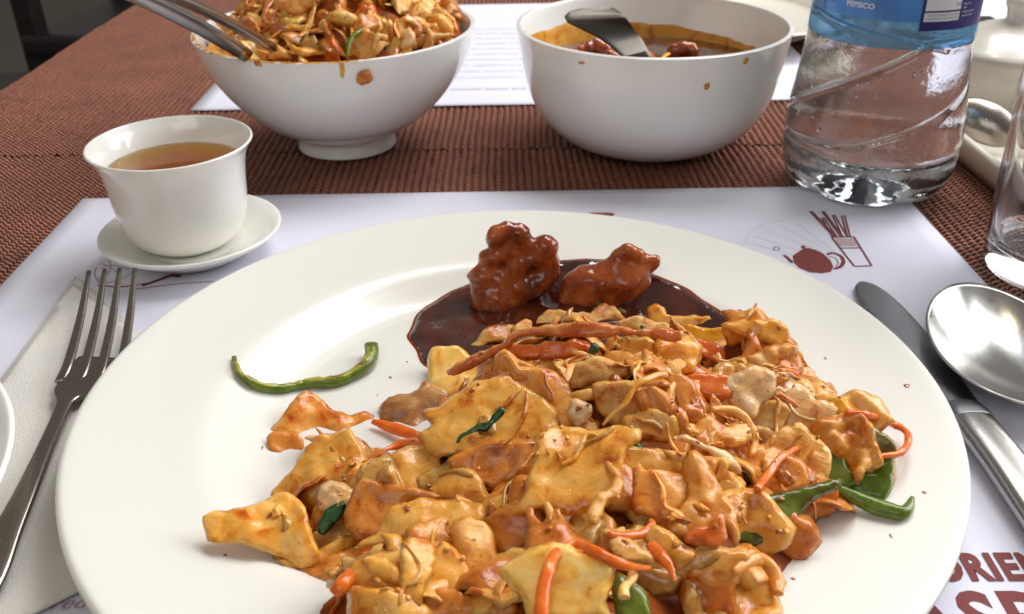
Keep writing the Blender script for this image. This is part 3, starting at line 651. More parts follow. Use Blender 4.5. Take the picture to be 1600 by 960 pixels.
# (name, category, region, outline, half thickness cm, lift cm, material, label, options)
SL = [
 ('noodle_sheet', 'noodle', 1, [(205,365),(225,325),(270,290),(295,260),(320,222),(345,218),(375,245),(405,270),(450,283),(490,275),(540,290),(545,320),(500,345),(430,358),(370,370),(310,370),(240,350)], .09, .35, 'sheet_pink', 'pinkish peaked noodle sheet topmost at the left end of the heap', dict(curl=.35, wr=.12)),
 ('noodle_roll', 'noodle', 1, [(205,365),(225,345),(265,350),(300,375),(300,400),(250,412),(215,395)], .15, .2, 'brownsheet', 'small curled brown noodle end under the peaked sheet at far left', {}),
 ('noodle_sheet', 'noodle', 1, [(235,550),(260,510),(300,470),(330,430),(370,385),(420,358),(450,370),(490,420),(500,480),(505,520),(480,560),(440,600),(400,610),(370,640),(350,690),(310,690),(290,640),(250,590)], .11, .45, 'sheet', 'upright glossy noodle sheet with the white crumb stuck on it', dict(curl=.2, wr=.16)),
 ('noodle_sheet', 'noodle', 1, [(15,640),(50,620),(100,612),(170,590),(225,570),(260,580),(300,620),(320,680),(335,730),(320,765),(280,770),(240,742),(180,720),(100,705),(30,690)], .11, .12, 'sheet', 'pale noodle sheet pointing left, outermost tip of the heap', dict(curl=.2, wr=.12, face=.12)),
 ('cabbage_strip', 'cabbage', 1, [(250,745),(350,760),(420,715),(500,690),(540,700),(480,735),(420,765),(350,785),(290,785)], .08, .35, 'sheet', 'thin pale cabbage strip curving along the lower left edge', {}),
 ('cabbage_piece', 'cabbage', 1, [(280,760),(400,760),(540,720),(560,790),(450,830),(350,810)], .12, .1, 'brownsheet', 'dark wet cabbage piece lying on the plate above the lone carrot', {}),
 ('chicken_crumb', 'chicken', 1, [(375,560),(420,518),(450,530),(480,560),(470,590),(420,600),(385,600)], .16, .75, 'whitepink', 'whitish crumbly chicken scrap above the dark green herb', dict(fine=.12, ff=6)),
 ('herb_leaf', 'herb', 1, [(375,650),(400,615),(440,588),(452,600),(420,640),(395,680),(376,672)], .04, .85, 'herb', 'dark green herb leaf stuck beside the white crumb', dict(curl=.05, wr=.02)),
 ('noodle_sheet', 'noodle', 1, [(455,360),(500,375),(530,405),(575,405),(580,435),(540,460),(500,470),(480,430)], .07, .25, 'sheet_pink', 'thin folded noodle piece behind the upright glossy sheet', {}),
 ('onion_piece', 'onion', 1, [(520,480),(590,430),(620,470),(640,520),(600,545),(540,530)], .08, .3, 'clear_onion', 'clear onion petal left of centre near the white plate gap', dict(wr=.03)),
 ('noodle_sheet', 'noodle', 1, [(480,640),(510,560),(540,520),(600,530),(680,545),(765,572),(740,580),(650,590),(640,620),(600,660),(560,690),(520,685)], .1, .55, 'brownsheet', 'brown sheet with a tapering point, left of the shell-shaped piece', dict(wr=.12)),
 ('noodle_sheet', 'noodle', 1, [(540,715),(600,660),(650,610),(720,585),(800,585),(880,600),(890,650),(800,680),(760,720),(700,700),(620,710)], .1, .75, 'sheet', 'shell-shaped noodle piece with a green fleck, above the carrot', dict(curl=.3, wr=.1)),
 ('potato_slice', 'potato', 1, [(750,560),(790,500),(820,462),(870,480),(910,520),(940,580),(940,650),(900,660),(850,620),(820,580)], .18, .6, 'sheet', 'domed golden slice behind the spotted mushroom cap', dict(curl=.35)),
 ('button_mushroom', 'mushroom', 1, [(835,690),(860,655),(910,665),(950,700),(965,770),(960,830),(920,855),(880,830),(850,770)], .32, .6, 'cabbage', 'cream yellow mushroom cap with a black speck, left of centre front', {}),
 ('noodle_strip', 'noodle', 1, [(590,710),(640,705),(665,740),(660,790),(630,780)], .12, .45, 'sheet', 'short pale noodle stub right of the lone carrot tip', {}),
 ('noodle_strip', 'noodle', 1, [(665,740),(700,720),(745,730),(745,790),(715,860),(705,905),(670,890),(660,840)], .12, .55, 'sheet', 'upright golden strip with a red edge near the bottom left', {}),
 ('noodle_sheet', 'noodle', 1, [(745,890),(760,800),(800,735),(850,780),(890,840),(945,870),(930,900),(850,895)], .12, .35, 'sheet', 'triangular noodle sheet under the spotted mushroom cap', {}),
 ('noodle_roll', 'noodle', 1, [(475,900),(500,875),(560,880),(640,885),(700,920),(720,985),(560,1000),(490,960)], .16, .4, 'sheet', 'rolled noodle at the very bottom edge right of the carrot', dict(curl=.4)),
 ('cabbage_piece', 'cabbage', 1, [(520,780),(600,785),(655,850),(640,865),(560,825)], .1, .3, 'sheet', 'flat cabbage piece just right of the lone carrot', {}),
 ('mushroom_slice', 'mushroom', 1, [(592,280),(600,245),(650,220),(690,215),(705,182),(740,200),(790,225),(780,260),(740,320),(700,340),(640,310),(600,300)], .28, .2, 'mushroom', 'dark brown mushroom chunk behind the two carrot sticks', dict(fine=.05)),
 ('noodle_sheet', 'noodle', 1, [(630,430),(700,400),(770,390),(770,450),(740,520),(700,540),(650,500)], .09, .5, 'sheet', 'golden sheet in front of the two carrot sticks', dict(wr=.1)),
 ('onion_piece', 'onion', 1, [(720,500),(800,450),(840,460),(780,540),(730,555)], .07, .35, 'clear_onion', 'clear onion sliver between the golden sheet and domed slice', {}),
 ('noodle_sheet', 'noodle', 1, [(830,450),(880,410),(950,395),(1010,400),(1010,510),(930,515),(880,480)], .1, .35, 'brownsheet', 'brown sheet with a dark red spot below the large torn sheet', {}),
 ('cabbage_piece', 'cabbage', 1, [(710,905),(800,880),(900,900),(1000,880),(1000,950),(850,960),(735,945)], .12, .3, 'brownsheet', 'brown cabbage band low in front of the triangular sheet', {}),
 ('potato_slice', 'potato', 2, [(60,330),(80,300),(130,290),(190,300),(230,330),(270,370),(340,395),(380,430),(330,470),(240,490),(160,545),(110,540),(70,500),(55,430)], .3, .3, 'pale', 'pale yellow potato slice against the dark sauce pool', dict(wr=.04)),
 ('noodle_sheet', 'noodle', 2, [(48,600),(110,575),(200,520),(290,470),(370,450),(400,430),(450,470),(520,520),(600,600),(620,680),(600,760),(450,740),(300,760),(180,770),(100,770),(60,720),(35,685),(90,635)], .1, .5, 'sheet', 'large torn noodle sheet with a dark herb lying across it', dict(wr=.07, curl=.15)),
 ('herb_leaf', 'herb', 2, [(192,718),(215,680),(260,655),(310,640),(345,600),(365,578),(384,590),(360,630),(320,660),(275,672),(235,690),(205,722)], .03, .72, 'herb', 'long dark herb strip lying across the large torn noodle sheet', dict(curl=0, wr=.02)),
 ('onion_piece', 'onion', 2, [(210,350),(260,310),(350,270),(430,240),(520,200),(640,175),(780,160),(900,175),(1000,190),(1100,180),(1190,200),(1190,230),(1100,230),(980,215),(860,230),(700,220),(560,225),(420,290),(330,330),(240,370)], .13, .55, 'onion', 'long glossy reddish onion strip along the top of the heap', dict(wr=.06, curl=.2)),
 ('carrot_strip', 'carrot', 2, [(400,285),(480,262),(600,262),(680,245),(720,232),(800,268),(740,300),(600,308),(450,315)], .12, .6, 'redcarrot', 'red carrot sliver under the long glossy onion strip', {}),
 ('chicken_piece', 'chicken', 2, [(570,175),(600,140),(650,100),(700,90),(760,100),(830,105),(880,60),(930,80),(980,130),(985,165),(900,170),(800,160),(680,165)], .25, .25, 'chicken', 'bumpy tan chicken piece topmost in front of the glazed chunks', dict(fine=.1)),
 ('cabbage_leaf', 'cabbage', 2, [(250,270),(290,225),(340,185),(430,170),(435,195),(400,225),(340,240),(280,285)], .06, .5, 'cabbage', 'pointed pale cabbage leaf reaching over the dark sauce', {}),
 ('chicken_piece', 'chicken', 2, [(450,220),(465,180),(500,145),(525,150),(540,195),(520,215),(470,225)], .16, .5, 'chicken', 'small orange nub standing beside the pointed cabbage leaf', {}),
 ('cabbage_leaf', 'cabbage', 2, [(425,350),(470,345),(520,390),(560,395),(600,400),(650,420),(720,470),(740,530),(740,590),(690,675),(660,640),(640,600),(620,630),(580,610),(540,560),(500,520),(480,450)], .1, .8, 'sheet_pink', 'folded shiny leaf hanging in the middle above the square sheet', dict(curl=.35, wr=.14)),
 ('onion_piece', 'onion', 2, [(365,390),(380,330),(430,300),(480,340),(540,370),(555,400),(490,400),(430,430)], .11, .55, 'sheet_pink', 'small pinkish piece tucked left of the folded shiny leaf', {}),
 ('chicken_piece', 'chicken', 2, [(760,410),(800,370),(860,340),(900,335),(990,360),(995,390),(930,430),(850,430),(780,440)], .22, .7, 'chicken', 'knobbly tan chicken scrap right of the folded shiny leaf', dict(fine=.1)),
 ('cabbage_strip', 'cabbage', 2, [(770,490),(850,480),(950,465),(1050,440),(1030,470),(950,495),(820,520)], .08, .6, 'sheet', 'thin pale cabbage blade below the knobbly chicken scrap', {}),
 ('chicken_crumb', 'chicken', 2, [(745,600),(780,535),(830,570),(820,620),(770,660)], .1, .95, 'whitepink', 'small frayed pale scrap just above the square sheet', dict(fine=.1, ff=6)),
 ('noodle_sheet', 'noodle', 4, [(320,30),(380,-10),(450,-20),(560,0),(640,-15),(740,-5),(740,60),(680,110),(665,200),(640,280),(560,325),(450,345),(330,325),(230,355),(215,340),(270,270),(290,160),(315,90)], .1, .95, 'sheet', 'big square noodle sheet at the front centre of the heap', dict(curl=.2, wr=.07)),
 ('noodle_sheet', 'noodle', 4, [(650,180),(700,100),(800,90),(950,110),(990,190),(960,260),(900,280),(780,300),(700,280)], .12, .7, 'sheet', 'yellowish sheet just right of the big square sheet', {}),
 ('onion_piece', 'onion', 4, [(780,330),(790,250),(790,190),(815,175),(850,210),(920,200),(990,230),(1010,300),(980,400),(950,460),(900,440),(850,390),(800,370)], .16, .95, 'sheet_pink', 'glossy pink folded piece facing front right of centre', dict(wr=.16, fine=.06)),
 ('cabbage_leaf', 'cabbage', 4, [(1030,200),(1060,150),(1090,130),(1150,200),(1180,280),(1230,360),(1260,460),(1240,520),(1200,450),(1150,430),(1080,490),(1010,490),(970,450),(1030,350),(1050,290)], .1, .85, 'sheet_pink', 'fan-shaped cabbage leaf spreading down the right front', dict(ridge=.08)),
 ('noodle_sheet', 'noodle', 4, [(900,60),(960,100),(1100,120),(1205,130),(1200,170),(1160,230),(1120,190),(1060,130),(980,120)], .09, .75, 'sheet', 'pale strip with a square end above the fan-shaped leaf', {}),
 ('potato_slice', 'potato', 4, [(75,680),(130,620),(250,570),(360,530),(480,560),(560,600),(670,660),(660,740),(640,820),(660,870),(700,920),(300,960),(200,840),(130,740)], .2, .5, 'pale', 'large cream potato wedge at the bottom edge under the carrot loop', dict(wr=.04)),
 ('pepper_piece', 'pepper', 4, [(660,760),(700,690),(780,740),(830,780),(850,900),(840,960),(690,960)], .14, .15, 'green', 'dark green pepper piece at the bottom edge beside the wedge', dict(jag=.2, wr=.04)),
 ('noodle_sheet', 'noodle', 4, [(850,530),(890,470),(960,500),(1050,570),(1050,600),(990,650),(930,620)], .13, .7, 'sheet', 'blunt golden noodle block below the pink folded piece', {}),
 ('onion_piece', 'onion', 4, [(970,690),(1010,640),(1080,580),(1180,590),(1150,640),(1060,670)], .09, .5, 'clear_onion', 'clear cabbage rib beside the blunt golden block', dict(ridge=.05)),
 ('noodle_sheet', 'noodle', 4, [(1060,670),(1150,640),(1180,580),(1300,590),(1330,620),(1290,690),(1280,720),(1200,740),(1120,710)], .16, .4, 'sheet_pink', 'rounded noodle piece at the lower right before the hook', {}),
 ('potato_slice', 'potato', 4, [(50,310),(120,260),(200,230),(215,300),(130,370),(100,415),(55,380)], .16, .4, 'brownsheet', 'smooth tan potato piece left of the big square sheet', {}),
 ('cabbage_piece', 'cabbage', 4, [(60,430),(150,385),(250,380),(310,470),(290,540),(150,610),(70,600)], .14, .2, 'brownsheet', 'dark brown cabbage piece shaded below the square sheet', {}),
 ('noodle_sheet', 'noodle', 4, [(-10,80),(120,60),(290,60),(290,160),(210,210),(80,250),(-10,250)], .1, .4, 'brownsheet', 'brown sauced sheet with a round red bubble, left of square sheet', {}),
 ('onion_piece', 'onion', 4, [(1210,330),(1290,315),(1320,360),(1280,420),(1240,410)], .18, .55, 'sheet_pink', 'pink rounded nub beside the fan-shaped leaf', {}),
 ('red_pepper_piece', 'pepper', 4, [(1150,440),(1190,415),(1215,490),(1170,540),(1040,540),(1040,505)], .12, .6, 'redcarrot', 'shiny red piece peeking out below the fan-shaped leaf', {}),
 ('cabbage_strip', 'cabbage', 4, [(640,490),(700,520),(780,550),(860,590),(905,640),(860,645),(780,610),(720,605),(670,575)], .06, .95, 'cabbage', 'pale frilly cabbage strip over the carrot loop', dict(ridge=.05, wr=.1)),
 ('yellow_pepper_strip', 'pepper', 3, [(160,180),(230,152),(330,160),(430,165),(480,185),(500,220),(440,228),(330,220),(230,205)], .13, .75, 'yellow', 'bright yellow pepper strip near the top right of the heap', dict(wr=.03)),
 ('potato_slice', 'potato', 3, [(400,150),(470,135),(580,130),(620,155),(660,205),(640,235),(590,240),(560,210),(500,190)], .2, .4, 'sheet', 'golden slice at the top right end behind the yellow strip', {}),
 ('cabbage_shred', 'cabbage', 3, [(480,300),(550,265),(600,240),(670,250),(672,275),(610,310),(580,340),(570,420),(600,420),(560,400),(520,350)], .12, .75, 'cabbage', 'tan crumpled shred drooping over the right end of the ridge', dict(ridge=.12, fine=.06)),
 ('cabbage_leaf', 'cabbage', 3, [(390,400),(440,370),(500,340),(560,360),(570,430),(520,480),(490,530),(440,500),(410,450)], .12, .8, 'whitepink', 'frosty looking wrinkled leaf right of the red carrot chunk', dict(ridge=.08, fine=.06, ff=6)),
 ('carrot_chunk', 'carrot', 3, [(220,370),(290,365),(370,375),(400,400),(385,440),(310,455),(260,440),(235,410)], .2, .75, 'redcarrot', 'shiny red orange carrot chunk in the middle right', {}),
 ('cabbage_leaf', 'cabbage', 3, [(140,390),(190,370),(240,430),(260,480),(250,560),(200,530),(160,450)], .1, .75, 'brownsheet', 'brown ribbed cabbage leaf left below the red carrot chunk', dict(ridge=.1)),
 ('cabbage_leaf', 'cabbage', 3, [(595,530),(640,470),(700,430),(750,450),(760,490),(830,500),(890,540),(850,560),(790,590),(760,640),(700,640),(640,600)], .14, .6, 'whitepink', 'shiny white and pink cabbage piece under the thin carrot arc', dict(wr=.16, fine=.05)),
 ('egg_piece', 'egg', 3, [(190,600),(250,600),(310,545),(360,590),(440,580),(460,620),(400,655),(300,660),(230,640)], .18, .95, 'cabbage', 'cream bow-shaped piece in the middle below the noodle ring', {}),
 ('cabbage_piece', 'cabbage', 3, [(510,600),(560,600),(620,630),(660,660),(620,700),(580,690),(530,640)], .12, .5, 'cabbage', 'tattered cabbage bit between noodle ring and curled leaf', dict(ridge=.08)),
 ('potato_slice', 'potato', 3, [(490,540),(540,500),(600,490),(640,530),(600,590),(520,590)], .12, .4, 'clear_onion', 'clear round onion slice behind the noodle ring', {}),
 ('curled_leaf', 'cabbage', 3, [(640,740),(680,690),(730,660),(790,600),(860,570),(930,570),(990,620),(1010,680),(1030,740),(970,770),(930,820),(905,770),(890,730),(850,740),(790,820),(720,840),(700,800),(740,770),(680,760)], .2, .55, 'sheet_pink', 'crumpled pink curled leaf on the green pepper at right', dict(wr=.25, wf=1.6, fine=.1, ridge=.1)),
 ('pepper_piece', 'pepper', 3, [(900,550),(960,550),(1040,600),(1110,650),(1130,690),(1080,710),(1020,700),(1000,640),(950,590)], .13, .45, 'olive', 'olive pepper piece inside the outer carrot loop at right', dict(curl=.15)),
 ('pepper_piece', 'pepper', 3, [(770,800),(820,720),(880,700),(905,780),(940,820),(860,850),(780,860)], .12, .3, 'green', 'dark green pepper piece beneath the crumpled curled leaf', dict(jag=.2, wr=.04)),
 ('pepper_piece', 'pepper', 3, [(1030,800),(1040,740),(1100,725),(1095,830),(1060,890),(1000,880),(940,850),(950,800)], .12, .25, 'brightgreen', 'upright green pepper piece outermost at the right of heap', dict(jag=.2, wr=.04)),
 ('pepper_strip', 'pepper', 4, [(1310,490),(1330,420),(1390,370),(1440,330),(1530,300),(1650,270),(1745,250),(1755,290),(1650,340),(1560,400),(1500,470),(1410,520),(1330,520)], .13, .3, 'green', 'long dark green pepper strip at the right front edge', dict(wr=.03, jag=.2, fine=.02)),
 ('cabbage_piece', 'cabbage', 3, [(840,470),(880,465),(940,500),(925,525),(850,505)], .1, .4, 'yellow', 'tiny yellow scrap touching the outer carrot loop', {}),
 ('cabbage_leaf', 'cabbage', 3, [(0,440),(60,420),(130,480),(135,530),(70,540),(15,500)], .1, .75, 'brownsheet', 'fibrous amber leaf left of the brown ribbed leaf', dict(ridge=.1)),
 ('onion_piece', 'onion', 3, [(180,650),(230,640),(300,680),(360,700),(420,740),(420,775),(370,765),(300,700)], .12, .95, 'whitepink', 'white and pink crescent above the square-ended strip', dict(wr=.08)),
 ('cabbage_shred', 'cabbage', 3, [(80,260),(110,210),(200,200),(240,250),(225,320),(160,335),(90,310)], .2, .7, 'sheet', 'clump of tangled golden shreds under the yellow strip', dict(ridge=.14, fine=.1)),
 ('carrot_strip', 'carrot', 3, [(200,218),(290,222),(352,252),(352,300),(290,275),(230,255)], .12, .85, 'redcarrot', 'orange red curled carrot below the yellow strip', {}),
 ('noodle_sheet', 'noodle', 3, [(130,710),(250,730),(320,745),(300,830),(260,870),(220,900),(190,880),(170,790)], .1, .75, 'sheet_pink', 'pale sheet behind the fan-shaped leaf', {}),
 ('chicken_piece', 'chicken', 3, [(60,90),(90,58),(125,75),(135,100),(180,105),(260,105),(330,120),(330,150),(230,150),(150,160),(80,150)], .2, .35, 'sheet', 'tan scrap on the top skyline left of the golden slice', dict(fine=.08)),
 ('cabbage_piece', 'cabbage', 2, [(1000,150),(1060,130),(1130,135),(1200,160),(1180,190),(1080,180),(1010,185)], .12, .6, 'chicken', 'crumbly scrap with a herb fleck on top of the ridge', dict(fine=.08)),
 ('pepper_strip', 'pepper', 2, [(880,45),(930,50),(1000,85),(1070,110),(1085,130),(1020,135),(950,100),(900,75)], .1, .15, 'olive', 'olive green pepper sliver between heap and right glazed chunk', {}),
 ('noodle_sheet', 'noodle', 2, [(1000,230),(1080,225),(1140,250),(1130,300),(1060,310),(1000,280)], .13, .6, 'sheet', 'rounded golden noodle piece below the onion strip right end', {}),
 ('noodle_sheet', 'noodle', 2, [(880,480),(960,460),(1060,480),(1090,560),(1040,640),(960,620),(900,560)], .14, .5, 'cabbage', 'pale rounded piece behind the thin hanging shred', {}),
 ('noodle_sheet', 'noodle', 2, [(1020,640),(1100,600),(1220,620),(1270,700),(1180,720),(1060,700)], .12, .5, 'sheet', 'golden sheet in the middle right of the square sheet', {}),
 ('potato_slice', 'potato', 3, [(350,320),(400,300),(450,325),(440,370),(370,375),(335,350)], .14, .6, 'clear_onion', 'glassy amber slice between yellow strip and red carrot chunk', {}),
 ('noodle_sheet', 'noodle', 3, [(420,660),(470,640),(530,680),(550,760),(510,810),(450,790),(430,720)], .15, .6, 'sheet_pink', 'lumpy orange piece between bow-shaped piece and deep carrot', dict(fine=.1)),
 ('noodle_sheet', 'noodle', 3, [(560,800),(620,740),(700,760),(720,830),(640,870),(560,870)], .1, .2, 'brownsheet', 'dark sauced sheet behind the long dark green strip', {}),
]
for k, (nm, cat, reg, poly, t, lift, mat, label, opt) in enumerate(SL):
    add_piece(nm, slab_px(reg, poly, heap_h, t=t*(1.0 if 'green' in mat else .62 if t < .17 else .85), lift=lift*.8, seed=k*3+1, grow=1.0 if 'wedge' in label else 1.2, **{**dict(wr=.11), **opt}), mat, label, cat)
# tubes: (name, category, region, centre line, widths, lift, material, label, options)
TL = [
 ('carrot_stick', 'carrot', 1, [(558,722),(505,790),(455,850),(418,892)], [18,46,56,44], .35, 'carrot', 'lone thick carrot stick pointing down at the lower left', dict(asp=.8)),
 ('carrot_stick', 'carrot', 1, [(550,303),(620,325),(700,350),(755,358)], [18,40,34,20], .3, 'carrot', 'upper of two carrot sticks pointing left beside the mushroom', {}),
 ('carrot_stick', 'carrot', 1, [(584,402),(660,378),(770,366)], [12,34,26], .3, 'carrot', 'lower of two carrot sticks pointing left beside the mushroom', {}),
 ('cabbage_shred', 'cabbage', 2, [(1215,400),(1120,425),(1060,470),(1010,550),(950,600),(900,655)], [44,36,30,26,22,16], .95, 'sheet', 'thin hanging cabbage shred in the centre of the heap', {}),
 ('curled_cabbage', 'cabbage', 4, [(625,60),(650,150),(690,210),(680,270),(610,310),(575,380),(555,440)], [20,34,52,56,50,56,46], 1.25, 'cabbage', 'wrinkled curl hanging over the square sheet right edge', dict(bump=.14)),
 ('curled_cabbage', 'cabbage', 4, [(245,375),(275,440),(330,495),(385,480),(408,430),(385,370)], [36,44,60,54,42,30], .85, 'brownsheet', 'brown looped curl just below the square sheet', dict(bump=.12)),
 ('curled_cabbage', 'cabbage', 4, [(330,340),(345,380),(350,430)], [26,36,20], .95, 'cabbage', 'small twisted scrap inside the brown looped curl', dict(bump=.08)),
 ('carrot_strip', 'carrot', 4, [(310,960),(305,860),(318,760),(350,650),(400,575),(480,545),(560,575),(640,620),(740,655),(850,665)], [62,64,60,58,50,46,50,58,44,24], 1.0, 'carrot', 'long orange carrot loop arching over the cream potato wedge', {}),
 ('carrot_strip', 'carrot', 4, [(640,500),(740,505),(820,490),(862,450),(850,425)], [30,42,38,34,20], .8, 'redcarrot', 'short curved carrot below the pink folded piece', {}),
 ('carrot_strip', 'carrot', 4, [(850,540),(900,600),(950,665),(976,735)], [56,60,40,14], .75, 'redcarrot', 'reddish tapering strip pointing down to the bottom right', dict(asp=.35)),
 ('hooked_noodle', 'noodle', 4, [(1270,690),(1340,630),(1410,625),(1460,670),(1485,730),(1488,795)], [40,60,66,70,66,50], .35, 'sheet_pink', 'orange hooked noodle end lying on the plate at lower right', {}),
 ('carrot_strip', 'carrot', 3, [(605,325),(680,350),(730,395),(748,445)], [12,20,24,22], .5, 'carrot', 'thin carrot arc above the shiny white and pink piece', {}),
 ('noodle_ring', 'noodle', 3, [(315,505),(390,508),(460,540),(500,600),(508,660),(490,712)], [26,36,40,36,32,22], .95, 'cabbage', 'half ring of pale noodle right of centre', dict(asp=.8)),
 ('carrot_strip', 'carrot', 3, [(905,522),(1010,535),(1110,568),(1172,605),(1183,655),(1140,702),(1045,716)], [20,34,34,32,34,34,20], .4, 'carrot', 'outermost carrot loop sticking out at the right', dict(asp=.8)),
 ('pepper_strip', 'pepper', 0, [(1308,762),(1340,780),(1380,795),(1412,800),(1426,778)], [12,22,24,22,6], .2, 'brightgreen', 'curved bright green pepper strip with pointed tip at far right', dict(asp=.8)),
 ('carrot_strip', 'carrot', 3, [(700,675),(625,718),(570,790),(518,862)], [20,34,34,30], .6, 'redcarrot', 'deep orange carrot running down to the dark green strip', {}),
 ('cabbage_strip', 'cabbage', 4, [(770,690),(750,740),(720,770),(722,815)], [46,40,36,30], .5, 'cabbage', 'drooping shred over the dark green piece at the bottom', dict(bump=.1)),
 ('carrot_strip', 'carrot', 3, [(300,355),(340,345),(358,300),(345,260)], [16,22,24,20], .9, 'sheet', 'pale loop hooked over the orange red curled carrot', {}),
]
for k, (nm, cat, reg, pts, wd, lift, mat, label, opt) in enumerate(TL):
    add_piece(nm, tube_px(reg, pts, wd, heap_h, lift=lift*.8+(.35 if lift > .3 else .1), seed=k*5+2, **opt), mat, label, cat)
# small herb leaves
for k, (reg, poly, lift, lab) in enumerate([
        (4, [(735,80),(750,50),(790,38),(825,80),(800,92),(760,88)], 1.05, 'dark herb leaf on top of the yellowish sheet right of the square sheet'),
        (1, [(468,390),(490,395),(500,412),(485,422),(470,410)], .7, 'tiny green herb fleck at the top of the upright glossy sheet'),
        (2, [(1088,160),(1110,165),(1140,195),(1130,208),(1100,185)], .9, 'green herb fleck on the crumbly scrap along the ridge'),
        (2, [(820,300),(840,265),(870,240),(895,260),(880,285),(850,300),(835,330)], .85, 'grey green shrivelled herb right of the red carrot sliver'),
        (1, [(780,405),(800,408),(828,422),(820,430),(790,420)], .6, 'dark herb speck beside the large torn sheet base'),
        (2, [(610,405),(640,410),(655,430),(625,428)], 1.0, 'small herb fleck on the folded shiny leaf'),
        (1, [(725,640),(738,636),(745,655),(732,660)], 1.0, 'minute green fleck on the shell-shaped noodle piece')]):
    add_piece('herb_leaf', slab_px(reg, poly, heap_h, t=.03, lift=lift*.85, seed=k+200, curl=.03, wr=.02, step=.07), 'herb', lab, 'herb', group='herb flecks on the stir-fry')

# scraps wedged between the big pieces, landing on what is below them
def bvh_now(): return BVHTree.FromPolygons([Vector(v) for v in BV], BF)
def ico(sub=1):
    bm = bmesh.new(); bmesh.ops.create_icosphere(bm, subdivisions=sub, radius=1)
    V = [v.co.copy() for v in bm.verts]; bm.verts.index_update(); Fc = [tuple(v.index for v in f.verts) for f in bm.faces]; bm.free(); return V, Fc
IC2, IC3 = ico(2), ico(3)
def scrap(c, sx_, sy_, sz_, rot, seed, amt=.35, fr=1.3, base=IC2, bend=0.0):
    V = []; so = Vector((seed*.37 % 40, seed*.91 % 40, seed*.13 % 40))
    for v in base[0]:
        d = 1+amt*noise.noise(v*fr+so)*1.1
        q = Vector((v.x*sx_*d, v.y*sy_*d, v.z*sz_*d)); q.z -= bend*(q.x/sx_)**2
        V.append(tuple(c+rot @ q))
    return V, base[1]
def rand_rot(r, n=None, k=1.0):
    e = Matrix.Rotation(r.uniform(0, 6.28), 3, 'Z')
    t = Matrix.Rotation(r.gauss(0, .35)*k, 3, 'X') @ Matrix.Rotation(r.gauss(0, .35)*k, 3, 'Y')
    if n is not None: return n.to_track_quat('Z', 'Y').to_matrix() @ t @ e
    return t @ e
# larger sauced pieces lying under the traced ones
r_ = random.Random(21); lay = {}
for k in range(175):
    for _ in range(50):
        x = r_.uniform(-8, 10.2); y = r_.uniform(15, 32)
        if heap_only(x, y) > .5: break
    n_ = (grad_n(heap_h, x, y)+Vector((r_.gauss(0, .22), r_.gauss(0, .22)-.15, .1))).normalized(); rt = rand_rot(r_, n_, .5)
    s = r_.uniform(.8, 1.4); m_ = r_.randint(4, 6)
    poly = [(s*r_.uniform(.7, 1.15)*math.cos(2*math.pi*q/m_), s*r_.uniform(.5, .9)*math.sin(2*math.pi*q/m_)) for q in range(m_)]
    vf = pillow(poly, Vector((x, y, heap_h(x, y)-.10)), rt.col[0], rt.col[1], rt.col[2], r_.uniform(.05, .09), curl=r_.uniform(-.2, .5), wr=.17, ridge=r_.choice([0, 0, .07]), wf=1.0, fine=.04, seed=k+700, step=.17)
    lay.setdefault(r_.choice(['sheet', 'sheet', 'brownsheet', 'brownsheet', 'sheet_pink', 'cabbage', 'filling', 'clear_onion']), []).append(vf)
for key, l in lay.items():
    V, Fc = join(*l); b0 = len(BV); BV.extend(V); BF.extend([[i+b0 for i in f] for f in Fc])
    o = obj('stir_fry_underlayer', (V, Fc), M[key], kind='stuff', label='sauced cabbage and noodle pieces deeper in the stir-fry heap', category='stir-fry', group=FG); center(o)

bvh = bvh_now(); r_ = random.Random(3)
groups = {'filling': [], 'sheet': [], 'cabbage': [], 'brownsheet': [], 'chicken': []}
cnt = 0
while cnt < 120:
    x = r_.uniform(-8.5, 10.5); y = r_.uniform(14.5, 32)
    h = heap_only(x, y)
    if h < .55 or r_.random() > .35+h*.3: continue
    hit = bvh.ray_cast(Vector((x, y, 12)), Vector((0, 0, -1)))
    if hit[0] is None: continue
    z = hit[0].z; hs_ = heap_h(x, y)
    if z > hs_+.25: continue            # only gaps: do not cover the big pieces
    k = r_.random(); key = r_.choice(['filling', 'sheet', 'cabbage', 'brownsheet', 'brownsheet', 'chicken'])
    n_ = (grad_n(heap_h, x, y)+Vector((r_.gauss(0, .4), r_.gauss(0, .4), .1))).normalized(); rt = rand_rot(r_, n_)
    P = Vector((x, y, z+.08))
    if k < .6: vf = scrap(P, r_.uniform(.3, .65), r_.uniform(.08, .22), r_.uniform(.035, .06), rt, cnt, .45, 1.6, IC3, r_.uniform(-.15, .2))
    else: vf = scrap(P, r_.uniform(.14, .26), r_.uniform(.1, .18), r_.uniform(.05, .1), rt, cnt, .6, 2.2, IC3)
    groups[key].append(vf); cnt += 1
for key, L in groups.items():
    V, Fc = join(*L); b0 = len(BV); BV.extend(V); BF.extend([[i+b0 for i in f] for f in Fc])
    o = obj('stir_fry_scraps', (V, Fc), M[key], kind='stuff', label='small sauced scraps filling the gaps of the stir-fry heap', category='stir-fry scraps', group=FG); center(o)
